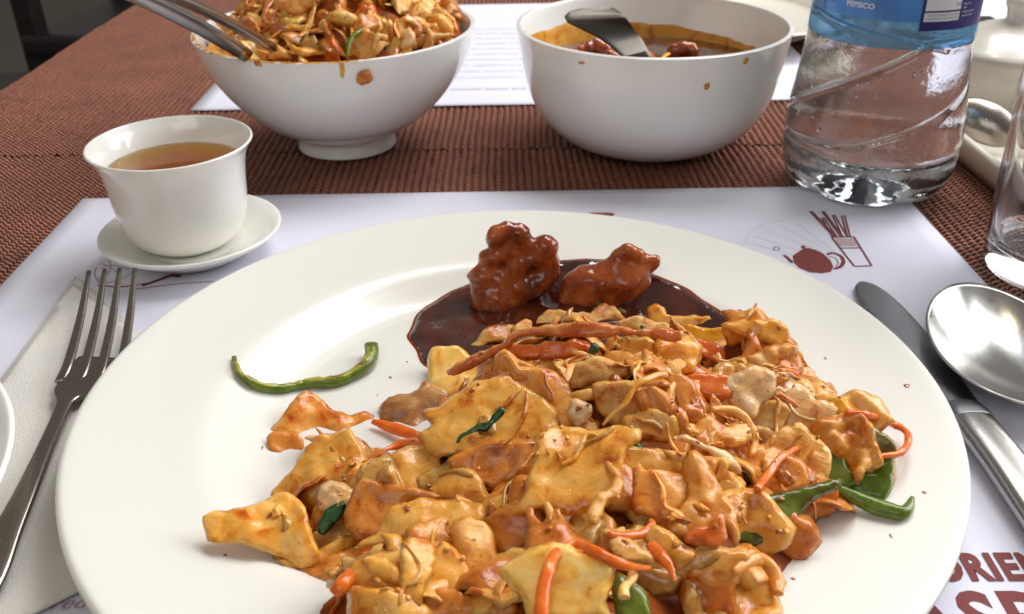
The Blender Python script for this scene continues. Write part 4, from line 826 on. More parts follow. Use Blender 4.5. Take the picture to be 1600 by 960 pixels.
# thin shreds draped over the heap
bvh = bvh_now(); L = {'cabbage': [], 'sheet': [], 'brownsheet': [], 'clear_onion': []}
for c_ in range(110):
    for _ in range(60):
        x = r_.uniform(-8, 10); y = r_.uniform(15, 32)
        if heap_only(x, y) > .9: break
    th = r_.uniform(0, 6.28); path = []; ok = True; kk = r_.randint(4, 7); stp = r_.uniform(.22, .38)
    for q in range(kk):
        hit = bvh.ray_cast(Vector((x, y, 12)), Vector((0, 0, -1)))
        if hit[0] is None: ok = False; break
        if path and abs(hit[0].z-path[-1].z) > .3: ok = False; break
        path.append(hit[0]+Vector((0, 0, .05))); th += r_.gauss(0, .55); x += math.cos(th)*stp; y += math.sin(th)*stp
    if not ok: continue
    for q in range(1, kk-1): path[q].z = (path[q-1].z+path[q].z*2+path[q+1].z)/4
    w_ = r_.uniform(.04, .10); L[r_.choice(list(L))].append(sweep(path, [(w_*.5, .03)]+[(w_*r_.uniform(.7, 1.2), r_.uniform(.035, .07)) for _ in range(kk-2)]+[(w_*.4, .02)], n=8, bump=.05, bf=3, sub=4, seed=c_, twist=r_.uniform(-2, 2)))
for key, l in L.items():
    if l:
        o = obj('stir_fry_shreds', join(*l), M[key], kind='stuff', label='thin shreds of cabbage draped over the stir-fry heap', category='shreds', group=FG); center(o)
# crumbs and droplets on top
bvh = bvh_now(); L = {'chicken': [], 'brownsheet': [], 'oil': [], 'cabbage': []}; cnt = 0
while cnt < 200:
    x = r_.uniform(-8.5, 10.5); y = r_.uniform(14.5, 32)
    cl = noise.noise(Vector((x*.7, y*.7, 9)))
    if heap_only(x, y) < .5 or cl < -.05+r_.random()*.25: continue
    hit = bvh.ray_cast(Vector((x, y, 12)), Vector((0, 0, -1)))
    if hit[0] is None: continue
    n_ = hit[1] if hit[1].z > 0 else -hit[1]; s = r_.uniform(.025, .075)
    key = r_.choice(['chicken', 'chicken', 'brownsheet', 'oil', 'cabbage'])
    if key == 'cabbage': vf = scrap(hit[0]+n_*.03, s*r_.uniform(1.5, 3), s*.6, s*.4, rand_rot(r_, n_), cnt, .5, 1.6, IC2, r_.uniform(-.1, .1))
    else: vf = scrap(hit[0]+n_*s*.3, s*1.3, s, s*.7, rand_rot(r_, n_), cnt, .6, 1.6)
    L[key].append(vf); cnt += 1
for key, l in L.items():
    o = obj('stir_fry_crumbs', join(*l), M[key], kind='stuff', label='tiny crumbs and droplets sprinkled over the stir-fry heap', category='crumbs', group=FG); center(o)

# ------------------------------------------------------------------ glossy sauce pool and glazed chicken
po = [(58,600),(88,530),(160,460),(270,400),(400,335),(560,292),(700,268),(880,257),(1000,264),(1200,330),(1350,400),(1480,490),(1570,570),(1400,700),(1000,780),(500,780),(170,760),(100,690)]
def slab_on(poly, reg, hf, t, step=.16, edge=.35, seed=0, nz=.0):
    pp = [march(*PX(reg, p), hf) for p in poly]; B = resample([(p.x, p.y) for p in pp], step); B = np.array(B); B2 = np.roll(B, -1, 0)
    B = B+np.array([[.12*noise.noise(Vector((q[0]*.9, q[1]*.9, 1)))+.02*noise.noise(Vector((q[0]*2.7, q[1]*2.7, 1))), .12*noise.noise(Vector((q[0]*.9, q[1]*.9, 7)))+.02*noise.noise(Vector((q[0]*2.7, q[1]*2.7, 7)))] for q in B]); B2 = np.roll(B, -1, 0)
    x0, y0 = B.min(0); x1, y1 = B.max(0)
    gx, gy = np.meshgrid(np.arange(x0, x1, step), np.arange(y0, y1, step)); G = np.stack([gx.ravel(), gy.ravel()], 1); ins = np.zeros(len(G), bool)
    for a, c in zip(B, B2):
        cond = ((a[1] > G[:, 1]) != (c[1] > G[:, 1])); xx = (c[0]-a[0])*(G[:, 1]-a[1])/(c[1]-a[1]+1e-12)+a[0]; ins ^= cond & (G[:, 0] < xx)
    G = G[ins]
    def bd(Q):
        d = np.full(len(Q), 1e9)
        for a, c in zip(B, B2):
            e = c-a; Lq = (e@e)+1e-12; s = np.clip(((Q-a)@e)/Lq, 0, 1); d = np.minimum(d, np.hypot(*(Q-a-s[:, None]*e).T))
        return d
    G = G[bd(G) > step*.4]; r = delaunay_2d_cdt([Vector(p) for p in B]+[Vector(p) for p in G], [], [list(range(len(B)))], 1, 1e-6)
    Q = np.array([(v.x, v.y) for v in r[0]]); d = bd(Q); V = []
    for (x, y), dd in zip(Q, d):
        k = min(1, dd/edge); V.append((x, y, hf(x, y)+.004+t*math.sqrt(k*(2-k))*(1+nz*noise.noise(Vector((x, y, seed))*.9))))
    Fc = []
    for f in r[2]:
        a, b2, c2 = [Q[j] for j in f[:3]]
        Fc.append(tuple(f) if (b2[0]-a[0])*(c2[1]-a[1])-(b2[1]-a[1])*(c2[0]-a[0]) > 0 else tuple(reversed(f)))
    return V, Fc
sp = obj('sauce_pool', slab_on(po, 5, plate_h, .16, nz=.7), M['sauce']); center(sp)
pox = sum(p[0] for p in po)/len(po); poy = sum(p[1] for p in po)/len(po)
sf = obj('sauce_film', slab_on([(pox+(x-pox)*1.015, poy+(y-poy)*1.02-1) for x, y in po], 5, plate_h, .035, nz=.5), film('sauce_film', (.50, .13, .03), .3)); center(sf)
tag(sf, 'thin translucent rim of red brown sauce around the dark pool', 'sauce')
tag(sp, 'pool of dark brown glossy sauce on the back of the dinner plate', 'sauce')

def lumps(name, L, reg, mat, label, cat, yoff, vox=.11, group=None, hf=plate_h, zmin=None, amp=.07, y_at=None, fr=1.5):
    """merge spheres placed in a vertical plane at depth y_at; L: (px,py,radius_px,depth offset)"""
    bm = bmesh.new()
    for (x, y, rad, dy) in L:
        q = PX(reg, (x, y)); d = ray(*q); t = (y_at+dy)/d.y; P = CAM+d*t; rr = rad*1.12/REG[reg][2]*t/F*((d.length))
        bmesh.ops.create_icosphere(bm, subdivisions=3, radius=rr, matrix=Matrix.Translation(P))
    me = bpy.data.meshes.new(name); bm.to_mesh(me); bm.free()
    o = bpy.data.objects.new('tmp', me); COL.objects.link(o)
    md = o.modifiers.new('r', 'REMESH'); md.mode = 'VOXEL'; md.voxel_size = vox
    md2 = o.modifiers.new('s', 'SMOOTH'); md2.factor = .6; md2.iterations = 5
    bpy.context.view_layer.update()
    m2 = bpy.data.meshes.new_from_object(o.evaluated_get(bpy.context.evaluated_depsgraph_get())); bpy.data.objects.remove(o)
    V = [v.co+v.normal*(amp*noise.noise(v.co*fr)*1.6+amp*.5*noise.noise(v.co*fr*2.6)) for v in m2.vertices]
    Fc = [tuple(p.vertices) for p in m2.polygons]; V = [tuple(v) for v in V]
    o = obj(name, (V, Fc), M[mat]); center(o); tag(o, label, cat, group); return o
# depth of each chunk from where it meets the sauce
b1 = march(780, 488, plate_h); b2_ = march(940, 478, plate_h)
GG = 'glazed chicken chunks in the dark sauce on the plate'
lumps('glazed_chicken', [(460,150,48,0),(510,125,42,.2),(570,140,46,.2),(600,190,42,.2),(690,205,58,.3),(710,260,48,.2),(700,320,52,.1),(620,250,60,.2),(520,200,50,.1),(420,250,42,0),(470,240,50,-.1),(540,290,66,.1),(350,335,26,-.1),
       (400,330,55,-.1),(400,400,62,-.2),(400,455,58,-.4),(470,440,72,-.4),(470,350,60,-.1),(560,390,72,-.1),(620,380,56,0),(540,440,56,-.3),(660,350,50,0)], 5, 'glaze',
      'tall knobbly glazed chicken chunk standing in the sauce, left of the two', 'chicken', 0, group=GG, y_at=b1.y+.9, amp=.06, fr=1.4)
lumps('glazed_chicken', [(820,390,66,0),(810,440,66,-.1),(890,370,84,0),(960,380,96,-.1),(1050,370,90,-.1),(890,430,76,-.2),(960,330,64,0),(1020,300,58,0),(1040,240,44,.1),(1070,215,34,.1),(1110,240,42,.1),(1150,260,34,.1),(1195,265,31,.1),(1185,285,24,.1),(980,420,84,-.3),(1060,360,76,-.2),
       (1110,310,58,0),(1130,370,54,-.1),(1070,440,60,-.3),(1000,480,60,-.4),(1120,420,40,-.2)], 5, 'glaze',
      'wide glazed chicken chunk with a small knob, right of the two', 'chicken', 0, group=GG, y_at=b2_.y+.7, amp=.06, fr=1.4)

# green pepper strip lying on the plate: skin outside, pale flesh edge on top
cl = [(308,385,26),(318,440,44),(350,510,58),(410,565,72),(500,605,72),(600,620,66),(700,615,64),(790,597,62),(880,578,64),(980,575,74),(1080,560,78),(1180,520,80),(1265,465,100),(1312,410,112),(1326,360,118),(1326,318,112)]
path, sz = [], []
for x, y, wd in cl:
    q = PX(7, (x, y+wd*.38)); P = march(*q, plate_h); k = (P-CAM).length/F/REG[7][2]; hh = wd*k*.50
    path.append(P+Vector((0, .10, hh+.03))); sz.append((.09+.18*(len(path)/16)**2, hh*.88))
pg = thing('green_pepper_strip', tuple(path[7]), 'curved green pepper strip lying alone on the left of the plate', 'pepper')
part(pg, 'skin', sweep(path, sz, n=12, power=3.4, bump=.03, sub=5), M['brightgreen'])
fl = [p+Vector((0, .01, s[1]-.01)) for p, s in zip(path, sz)]
part(pg, 'flesh_edge', sweep(fl[1:-1], [(.07+.08*(q_/len(fl)), .03) for q_ in range(len(fl)-2)], n=8, bump=.06, sub=5, power=2.5, bf=5), M['pepper_flesh'])

# splashes
def drop(px, py, wpx, hf, label, mat='oil', hpx=None, z=.03, n=None, name='sauce_drop', group='small splashes of sauce'):
    P = march(px, py, hf); k = (P-CAM).length/F; nn = n or grad_n(hf, P.x, P.y, .1)
    vf = scrap(P, wpx*k/2, (hpx or wpx)*k/2, z, nn.to_track_quat('Z', 'Y').to_matrix(), int(px), .3, 1.2, IC3)
    o = obj(name, vf, M[mat]); center(o); tag(o, label, 'sauce splash', group); return o
drop(1417, 603, 9, plate_h, 'tiny orange sauce dot on the right rim of the plate')
drop(938, 337, 44, lambda x, y: ZP, 'brown sauce blob on the placemat just behind the plate', 'glaze', 24, .10)

sk_ = []; r_ = random.Random(8)
for px, py in [(335, 845), (352, 868), (470, 880), (498, 905), (590, 618), (1258, 850), (1240, 905), (1180, 948), (1445, 770), (1392, 838), (610, 590), (636, 566), (1290, 560), (480, 640), (1130, 930), (410, 700)]:
    P = march(px, py, plate_h); sk_.append(scrap(P+Vector((0, 0, .01)), r_.uniform(.03, .09), r_.uniform(.02, .05), .015, rand_rot(r_, Vector((0, 0, 1)), .05), px, .5, 1.4))
o = obj('sauce_specks', join(*sk_), M['oil'], kind='stuff', label='tiny oily sauce specks on the plate around the heap', category='sauce specks'); center(o)

# ------------------------------------------------------------------ tea cup and saucer
SC = (-14.35, 38.35)
spf = [(0, .45), (1.6, .45), (2.0, .5), (2.9, .85), (3.6, 1.25), (3.86, 1.36), (3.95, 1.34), (3.93, 1.22), (3.6, .98), (2.9, .55), (2.3, .2), (2.1, .08), (1.9, .08), (1.8, .25), (0, .25)]
z0 = ZP+.03
sa = obj('saucer', lathe(smooth_prof(spf, 4), SC[0], SC[1], z0, 96), M['cup']); center(sa)
tag(sa, 'small cream saucer standing under the tea cup', 'saucer')
CC = (SC[0]-.30, SC[1]+.30)
cz = z0+.46
_cs = lambda L: [(r*1.0, z*1.16) for r, z in L]
cout = [(1.25, 0), (1.6, .02), (1.8, .1), (2.3, .42), (2.66, .95), (2.84, 1.7), (2.92, 2.5), (3.02, 3.2), (3.22, 3.75), (3.45, 4.04), (3.48, 4.12), (3.40, 4.15)]
cin = [(3.32, 4.06), (3.07, 3.7), (2.88, 3.2), (2.76, 2.5), (2.66, 1.7), (2.42, 1.05), (1.9, .6), (1.2, .42), (0, .4)]
ct = thing('tea_cup', (CC[0], CC[1], cz), 'small flared cream porcelain cup of tea on its saucer', 'cup')
part(ct, 'cup_body', lathe(smooth_prof([(0, .1), (1.1, .1)]+_cs(cout)+_cs(cin), 4), CC[0], CC[1], cz, 112), M['cup'])
lv = 3.70
tin = [(r-.004 if r > .01 else 0, z+.003) for r, z in smooth_prof([p for p in _cs(cin) if p[1] < 3.8], 5)]
tp = [(0, lv), (1.5, lv), (2.82, lv), (2.87, lv+.015)]+[(r+.02 if r > .1 else r, z-.01) for r, z in tin if z < lv]
te = obj('tea', lathe(tp, CC[0], CC[1], cz, 96), M['tea']); center(te)
tag(te, 'amber clear tea filling the small cup', 'tea')

# ------------------------------------------------------------------ serving bowls
def bowl(cx, cy, out, inn, name, label, z0=0.12):
    t = thing(name, (cx, cy, z0), label, 'bowl')
    part(t, 'bowl_body', lathe(smooth_prof([(0, .35)]+out+inn, 5), cx, cy, z0, 144), M['porcelain'])
    return t
NC = (-9.5, 52.6); NZ = .12
n_out = [(2.5, .3), (2.55, .02), (2.75, 0), (2.85, .1), (2.72, .75), (3.2, 1.02), (4.6, 1.85), (5.8, 3.0), (6.75, 4.3), (7.35, 5.6), (7.66, 6.68), (7.64, 6.78), (7.52, 6.79)]
n_in = [(7.40, 6.68), (7.0, 5.5), (6.4, 4.3), (5.4, 2.9), (4.2, 1.9), (3, 1.3), (0, 1.0)]
nb = bowl(*NC, n_out, n_in, 'serving_bowl', 'white footed serving bowl heaped with stir-fry, orange drips on it')
SB = (8.0, 52.5)
s_out = [(2.6, .2), (2.8, .02), (3.4, 0), (4.0, .12), (5.0, .62), (6.0, 1.55), (6.7, 2.75), (7.1, 4.2), (7.35, 5.7), (7.5, 6.6), (7.5, 6.72), (7.38, 6.74)]
s_in = [(7.26, 6.64), (7.1, 5.5), (6.85, 4.2), (6.4, 2.8), (5.6, 1.6), (4.6, .85), (3.4, .5), (0, .45)]
sb = bowl(*SB, s_out, s_in, 'serving_bowl', 'white rounded serving bowl of dark sauce with a metal handle in it')

def inner_r(inn, z):
    for i in range(len(inn)-1):
        (r1, z1), (r2, z2) = inn[i], inn[i+1]
        if z2 <= z <= z1: return r2+(r1-r2)*(z-z2)/(z1-z2+1e-9)
    return inn[0][0]
s_inn = smooth_prof(s_in, 5); n_inn = smooth_prof(n_in, 5)
# dark sauce in the right bowl
SL_ = 4.25
V, Fc = [], []; n = 60; rings = 24; rm = inner_r(s_inn, SL_)+.03
for i in range(rings+1):
    for k in range(n):
        a = 2*math.pi*k/n; r = rm*i/rings; x = SB[0]+r*math.cos(a); y = SB[1]+r*math.sin(a)
        V.append((x, y, .12+SL_+.35*max(0, noise.noise(Vector((x*.55, y*.55, 1))))*(1-(i/rings)**4)))
for i in range(rings):
    for k in range(n):
        l = (k+1) % n; Fc.append((i*n+k, (i+1)*n+k, (i+1)*n+l, i*n+l))
o = obj('dark_sauce', (V, Fc), M['sauce']); center(o); tag(o, 'dark brown sauce filling the right serving bowl', 'sauce')
# residue ring on the inner wall
def residue(C, inn, zlo, zhi, host, seed, off=.025):
    V, Fc = [], []; n = 150; m_ = 9
    for k in range(n):
        a = 2*math.pi*k/n; zt = zhi(a)+.22*noise.noise(Vector((math.cos(a)*3, math.sin(a)*3, seed)))+.1*noise.noise(Vector((math.cos(a)*11, math.sin(a)*11, seed)))
        for j in range(m_):
            z = zlo+(zt-zlo)*j/(m_-1); rr = inner_r(inn, z)-off*(1 if 0 < j < m_-1 else .05)
            V.append((C[0]+rr*math.cos(a), C[1]+rr*math.sin(a), .12+z))
    for k in range(n):
        l = (k+1) % n
        for j in range(m_-1): Fc.append((k*m_+j, k*m_+j+1, l*m_+j+1, l*m_+j))
    return V, Fc
o = obj('sauce_residue', residue(SB, s_inn, 4.0, lambda a: 4.95+.5*math.cos(a-math.pi*.9), None, 2), M['residue']); center(o)
tag(o, 'orange sauce stain ringing the inside of the right serving bowl', 'sauce')
def soup_h(x, y): return .12+SL_+.1
BG = 'meat pieces half sunk in the dark sauce of the right bowl'
for k, (pts, lab, mt) in enumerate([([(470,262,26,0),(510,245,24,0),(555,235,28,.3),(590,255,24,0)], 'brown meat lump at the left of the metal handle', 'glaze'),
        ([(620,285,26,0),(660,300,22,-.2),(600,300,22,0)], 'reddish lump just left below the metal handle', 'glaze'),
        ([(940,255,26,.2),(980,245,26,.2),(1020,250,24,.2),(1040,265,20,0)], 'reddish meat piece right of the metal handle', 'glaze'),
        ([(400,268,20,0),(440,272,20,0)], 'small dark lump at the far left of the sauce', 'glaze')]):
    L_ = [(x, y-3, r*1.25, d) for x, y, r, d in pts]
    REG[11] = (760, 0, 3.2); P = march(760+pts[0][0]/3.2, pts[0][1]/3.2+3, soup_h)
    lumps('meat_piece', L_, 11, mt, lab, 'meat', 0, group=BG, y_at=P.y, vox=.12)
for k, (pts, lab) in enumerate([([(805,255),(825,275),(840,298)], 'thin orange strip right beside the metal handle'), ([(915,268),(895,280),(880,295)], 'thin yellow strip between the handle and the right meat piece')]):
    o = obj('vegetable_strip', tube_px(11, pts, [14, 20, 14], soup_h, lift=.25, seed=k), M['carrot' if k == 0 else 'yellow']); center(o); tag(o, lab, 'vegetable')

# metal handle standing in the sauce
hp = [(1010, 112, 4.3, 20), (1000, 92, 5.2, 21), (985, 72, 6.0, 24), (965, 52, 6.7, 30), (945, 38, 7.3, 36), (928, 30, 7.9, 40)]
path = [at(px, py, z+.12) for px, py, z, _ in hp]
# build as a flat bar: width lies across the view
cdir = Vector((1, .15, -.35)).normalized()
V, Fc = [], []
L0 = [((990,103),(1025,103)),((975,90),(1013,80)),((955,72),(1003,62)),((932,56),(992,48)),((905,43),(984,36)),((886,34),(979,30)),((882,26),(974,23)),((888,20),(960,14)),((903,15),(945,12))]
zs = [4.3, 5.0, 5.6, 6.15, 6.65, 6.95, 7.15, 7.3, 7.4]
def handle_pt(p, i):
    q = at(p[0], p[1], zs[i]+.12); return q
for i, (a, c) in enumerate(L0):
    A, B_ = handle_pt(a, i), handle_pt(c, i)
    m_ = (A+B_)/2; up = Vector((0, -.45, .8)).normalized()
    for (q, s) in ((A, 1), (A.lerp(B_, .12), 1.6), (A.lerp(B_, .88), 1.6), (B_, 1)): V.append(tuple(q+up*.05*s))
    for (q, s) in ((B_, 1), (A, 1)): V.append(tuple(q-up*.1))
for i in range(len(L0)-1):
    for j in range(6):
        l = (j+1) % 6; Fc.append((i*6+j, (i+1)*6+j, (i+1)*6+l, i*6+l))
Fc.append(tuple(range(6))); Fc.append(tuple(reversed(range((len(L0)-1)*6, len(L0)*6))))
o = obj('ladle_handle', (V, Fc, True), M['handle_steel']); md = o.modifiers.new('b', 'BEVEL'); md.width = .0006; md.segments = 3; center(o)
tag(o, 'flat grey metal spoon handle sticking out of the right bowl', 'spoon')

# splashes on bowls
def on_bowl(px, py, C, prof_, wpx, hpx, mat, label, name='sauce_drop', z=.04, fr=1.2):
    """drop on the outer wall"""
    d = ray(px, py); t = 20
    while t < 90:
        p = CAM+d*t; zz = p.z-.12
        if 0 < zz < 7 and math.hypot(p.x-C[0], p.y-C[1]) < inner_r(prof_, zz): break
        t += .03
    nn = Vector((p.x-C[0], p.y-C[1], 0)).normalized(); nn.z = -(inner_r(prof_, p.z-.12+.2)-inner_r(prof_, p.z-.12-.2))/.4; nn.normalize(); k = t/F
    rot = nn.to_track_quat('Z', 'Y').to_matrix()
    vf = scrap(p+nn*z*.4, wpx*k/2, hpx*k/2, z+.03, rot, int(px), .45, fr, IC3)
    o = obj(name, vf, M[mat]); center(o); tag(o, label, 'sauce splash', 'splashes on the serving bowls'); return o
no_ = list(reversed(smooth_prof(n_out[4:11], 5))); so_ = list(reversed(smooth_prof(s_out[3:10], 5)))
on_bowl(568, 120, NC, no_, 24, 22, 'brownsheet', 'brown food crumb stuck to the outside of the left bowl', 'food_crumb', .22, 2.2)
on_bowl(534, 110, NC, no_, 9, 30, 'residue', 'yellow drip running down the outside of the left bowl', z=.015)
on_bowl(403, 99, NC, no_, 16, 10, 'residue', 'small orange drip under the rim of the left bowl', z=.015)
on_bowl(300, 76, NC, no_, 16, 26, 'residue', 'tan sauce smear at the left end of the left bowl rim', z=.03)
on_bowl(1104, 135, SB, so_, 10, 11, 'residue', 'orange round drop on the front of the right bowl', z=.02)
on_bowl(1165, 95, SB, so_, 9, 10, 'residue', 'orange drop on the rim of the right bowl', z=.04)
on_bowl(908, 98, SB, so_, 12, 5, 'residue', 'faint orange smear on the front rim of the right bowl', z=.015)
# stained rim of the left bowl
V, Fc = sweep([(NC[0]+7.54*math.cos(a), NC[1]+7.54*math.sin(a),   .12+6.78) for a in np.linspace(R(185), R(292), 20)], [(.02, .01)]+[(.115, .035)]*18+[(.02, .01)], n=8, bump=.06, bf=4, sub=3)
o = obj('rim_sauce', (V, Fc), M['residue']); center(o); tag(o, 'orange sauce smeared along the front rim of the left bowl', 'sauce')

# ------------------------------------------------------------------ heap in the left bowl
def nheap(x, y):
    d = math.hypot(x-NC[0], y-NC[1])
    if d > 7.3: return 0.0
    return .12+5.8+3.8*max(0, 1-(math.hypot(x-NC[0]-.4, y-NC[1]-.8)/7.2)**2)*.9+.35*noise.noise(Vector((x*.5, y*.5, 4)))
V, Fc, idm = [], [], {}
xs = np.arange(NC[0]-7.6, NC[0]+7.6, .3); ys = np.arange(NC[1]-7.6, NC[1]+7.6, .3)
for i, x in enumerate(xs):
    for j, y in enumerate(ys):
        if math.hypot(x-NC[0], y-NC[1]) < 7.15: idm[i, j] = len(V); V.append((x, y, nheap(x, y)-.3+.2*noise.noise(Vector((x*1.5, y*1.5, 0)))))
for i in range(len(xs)-1):
    for j in range(len(ys)-1):
        k = [(i, j), (i+1, j), (i+1, j+1), (i, j+1)]
        if all(q in idm for q in k): Fc.append(tuple(idm[q] for q in k))
o = obj('bowl_stir_fry_sauce', (V, Fc), M['mound'], kind='stuff', label='sauce soaked stir-fry filling the left serving bowl', category='stir-fry'); center(o)
BG2 = 'pieces of stir-fry heaped in the left serving bowl'
r_ = random.Random(11); buckets = {}
def clamp_bowl(vf):
    out = []
    for (x, y, z) in vf[0]:
        dx, dy = x-NC[0], y-NC[1]; r = math.hypot(dx, dy); lim = inner_r(n_inn, max(.5, min(z-.12, 6.6)))-.12
        if r > lim: k = lim/r; x, y = NC[0]+dx*k, NC[1]+dy*k
        out.append((x, y, z))
    return out, vf[1]
cnt = 0
while cnt < 340:
    a = r_.uniform(0, 6.28); d = 7.0*math.sqrt(r_.random()); x = NC[0]+d*math.cos(a); y = NC[1]+d*math.sin(a)
    n_ = (grad_n(nheap, x, y) if d < 6.5 else Vector((0, 0, 1))); n_ = (n_+Vector((r_.gauss(0, .45), r_.gauss(0, .45)-.3, .1))).normalized()
    z = nheap(x, y)+r_.uniform(-.1, .25); rt = rand_rot(r_, n_)
    if r_.random() < .72:
        s = r_.uniform(.5, 1.3); m_ = r_.randint(4, 7)
        poly = [(s*r_.uniform(.6, 1.1)*math.cos(2*math.pi*q/m_), s*r_.uniform(.45, .9)*math.sin(2*math.pi*q/m_)) for q in range(m_)]
        vf = pillow(poly, Vector((x, y, z)), rt.col[0], rt.col[1], rt.col[2], r_.uniform(.05, .09), curl=r_.uniform(-.3, .6), wr=.22, wf=1.0, fine=.05, seed=cnt+900, step=.24, ridge=r_.choice([0, 0, .12]))
    else:
        vf = scrap(Vector((x, y, z)), r_.uniform(.4, 1.3), r_.uniform(.06, .18), r_.uniform(.04, .09), rt, cnt, .6, 1.8, IC3, r_.uniform(-.4, .4))
    key = r_.choice(['sheet', 'sheet', 'brownsheet', 'cabbage', 'cabbage', 'pale', 'sheet_pink', 'chicken', 'carrot' if r_.random() < .3 else 'clear_onion', 'filling'])
    buckets.setdefault(key, []).append(clamp_bowl(vf)); cnt += 1
for key, l in buckets.items():
    o = obj('bowl_stir_fry', join(*l), M[key], kind='stuff', label='tangled stir-fry pieces heaped in the left serving bowl', category='stir-fry', group=BG2); center(o)
for k, (nm, cat, reg, poly, t, lift, mat, lab, opt) in enumerate([
    ('mushroom_slice', 'mushroom', 10, [(955,30),(990,-30),(1100,-60),(1250,-40),(1340,-10),(1290,60),(1220,110),(1120,125),(1030,100),(980,60)], .22, .7, 'cabbage', 'curved cream mushroom slice at the top of the left bowl', dict(curl=-.3)),
    ('celery_piece', 'vegetable', 8, [(790,75),(830,50),(900,55),(960,90),(940,135),(880,130),(820,110)], .25, .7, 'pale', 'pale yellow chunk with grey end in the left bowl', {}),
    ('cabbage_leaf', 'cabbage', 10, [(1040,310),(1090,360),(1140,390),(1220,390),(1300,415),(1400,370),(1440,290),(1430,360),(1380,440),(1280,470),(1190,480),(1110,430),(1060,370)], .14, .7, 'sheet', 'folded golden leaf at the front centre of the left bowl', dict(wr=.2)),
    ('onion_ribbon', 'onion', 9, [(740,300),(800,270),(900,262),(1000,250),(1060,262),(980,300),(860,350),(740,385),(700,370)], .13, .7, 'clear_onion', 'broad translucent brown ribbon at the right front of the left bowl', {}),
    ('mushroom_slice', 'mushroom', 9, [(740,190),(780,170),(850,175),(870,200),(850,230),(780,235),(745,220)], .14, .75, 'cabbage', 'small dark-rimmed mushroom slice at the right in the left bowl', {}),
    ('cabbage_piece', 'cabbage', 9, [(910,110),(1000,100),(1050,150),(1090,240),(1030,245),(960,180)], .2, .8, 'sheet_pink', 'pink piece near the right end of the left bowl', dict(wr=.2)),
    ('cabbage_piece', 'cabbage', 10, [(900,400),(930,350),(1000,380),(1090,440),(1115,500),(1000,495),(900,490)], .15, .6, 'sheet', 'golden triangular piece right of the tong tip in the bowl', {}),
    ('cabbage_piece', 'cabbage', 10, [(700,380),(760,360),(830,390),(850,450),(760,460),(700,430)], .2, .5, 'whitepink', 'pale pink crumbly piece beside the tong tip in the bowl', dict(fine=.1)),
    ('cabbage_piece', 'cabbage', 9, [(640,250),(700,220),(745,270),(740,330),(690,390),(620,400)], .16, .8, 'whitepink', 'shiny whitish piece in the right half of the left bowl', dict(wr=.2)),
    ('cabbage_piece', 'cabbage', 10, [(520,60),(640,60),(700,150),(740,230),(640,250),(540,190)], .18, .6, 'sheet_pink', 'orange translucent piece left behind the tongs', {}),
    ('cabbage_piece', 'cabbage', 9, [(450,250),(520,280),(535,330),(470,310),(430,380),(400,430),(385,400),(410,320)], .12, .75, 'chicken', 'hooked tan piece in the front middle of the left bowl', {}),
    ('cabbage_piece', 'cabbage', 10, [(600,-40),(680,-40),(660,60),(640,110),(600,90)], .14, .9, 'onion', 'translucent amber piece sticking up at the left of the bowl', {}),
    ]):
    o = obj(nm, clamp_bowl(slab_px(reg, poly, lambda x, y: nheap(x, y) or .12, t=t, lift=lift, face=.7, seed=k+400, step=.18, **opt)), M[mat]); center(o); tag(o, lab, cat, BG2)
for k, (nm, cat, reg, pts, wd, mat, lab, lf) in enumerate([
    ('green_pepper_strip', 'pepper', 8, [(1000,140),(945,170),(912,215),(905,285)], [12,22,24,14], 'brightgreen', 'thin green pepper curve at the front of the left bowl', .85),
    ('carrot_strip', 'carrot', 10, [(960,-10),(890,70),(870,150),(900,200)], [30,44,36,20], 'onion', 'orange pink strip running down beside the mushroom slice', .85),
    ('carrot_strip', 'carrot', 10, [(740,262),(800,238),(860,205)], [30,50,30], 'carrot', 'orange carrot bit above the tong arm', .75),
    ('red_pepper_strip', 'pepper', 9, [(1120,-10),(1140,40),(1100,100)], [40,60,40], 'redcarrot', 'red orange piece at the right rim of the left bowl', .8)]):
    o = obj(nm, clamp_bowl(tube_px(reg, pts, wd, lambda x, y: nheap(x, y) or .12, lift=lf, seed=k+60)), M[mat]); center(o); tag(o, lab, cat, BG2)

# ------------------------------------------------------------------ tongs resting on the left bowl
tg = thing('serving_tongs', (-19, 52, 8), 'grey metal serving tongs resting in the left bowl', 'tongs')
def bar(A, B_, w0, w1, th, mat='dark_steel'):
    A, B_ = Vector(A), Vector(B_); t = (B_-A).normalized()
    pts = [A.lerp(B_, k/5)+Vector((0, 0, .25*math.sin(math.pi*k/5))) for k in range(6)]
    return sweep(pts, [(w0+(w1-w0)*k/5, th) for k in range(6)], n=12, power=5, sub=3, up=(0, -.55, .8))
e1 = at(385, 86, 7.0+.12); s1 = at(130, -42, 12.5); e2 = at(425, 74, 7.6); s2 = at(180, -38, 13.3)
part(tg, 'tong_arm', bar(s1, e1, .36, .30, .34), M['steel'])
part(tg, 'tong_arm', bar(s2, e2, .30, .26, .2), M['steel'])
part(tg, 'tong_hinge', scrap((s1+s2)/2+(s1-e1).normalized()*.3, .9, .6, .5, Matrix.Identity(3), 4, .02), M['steel'])

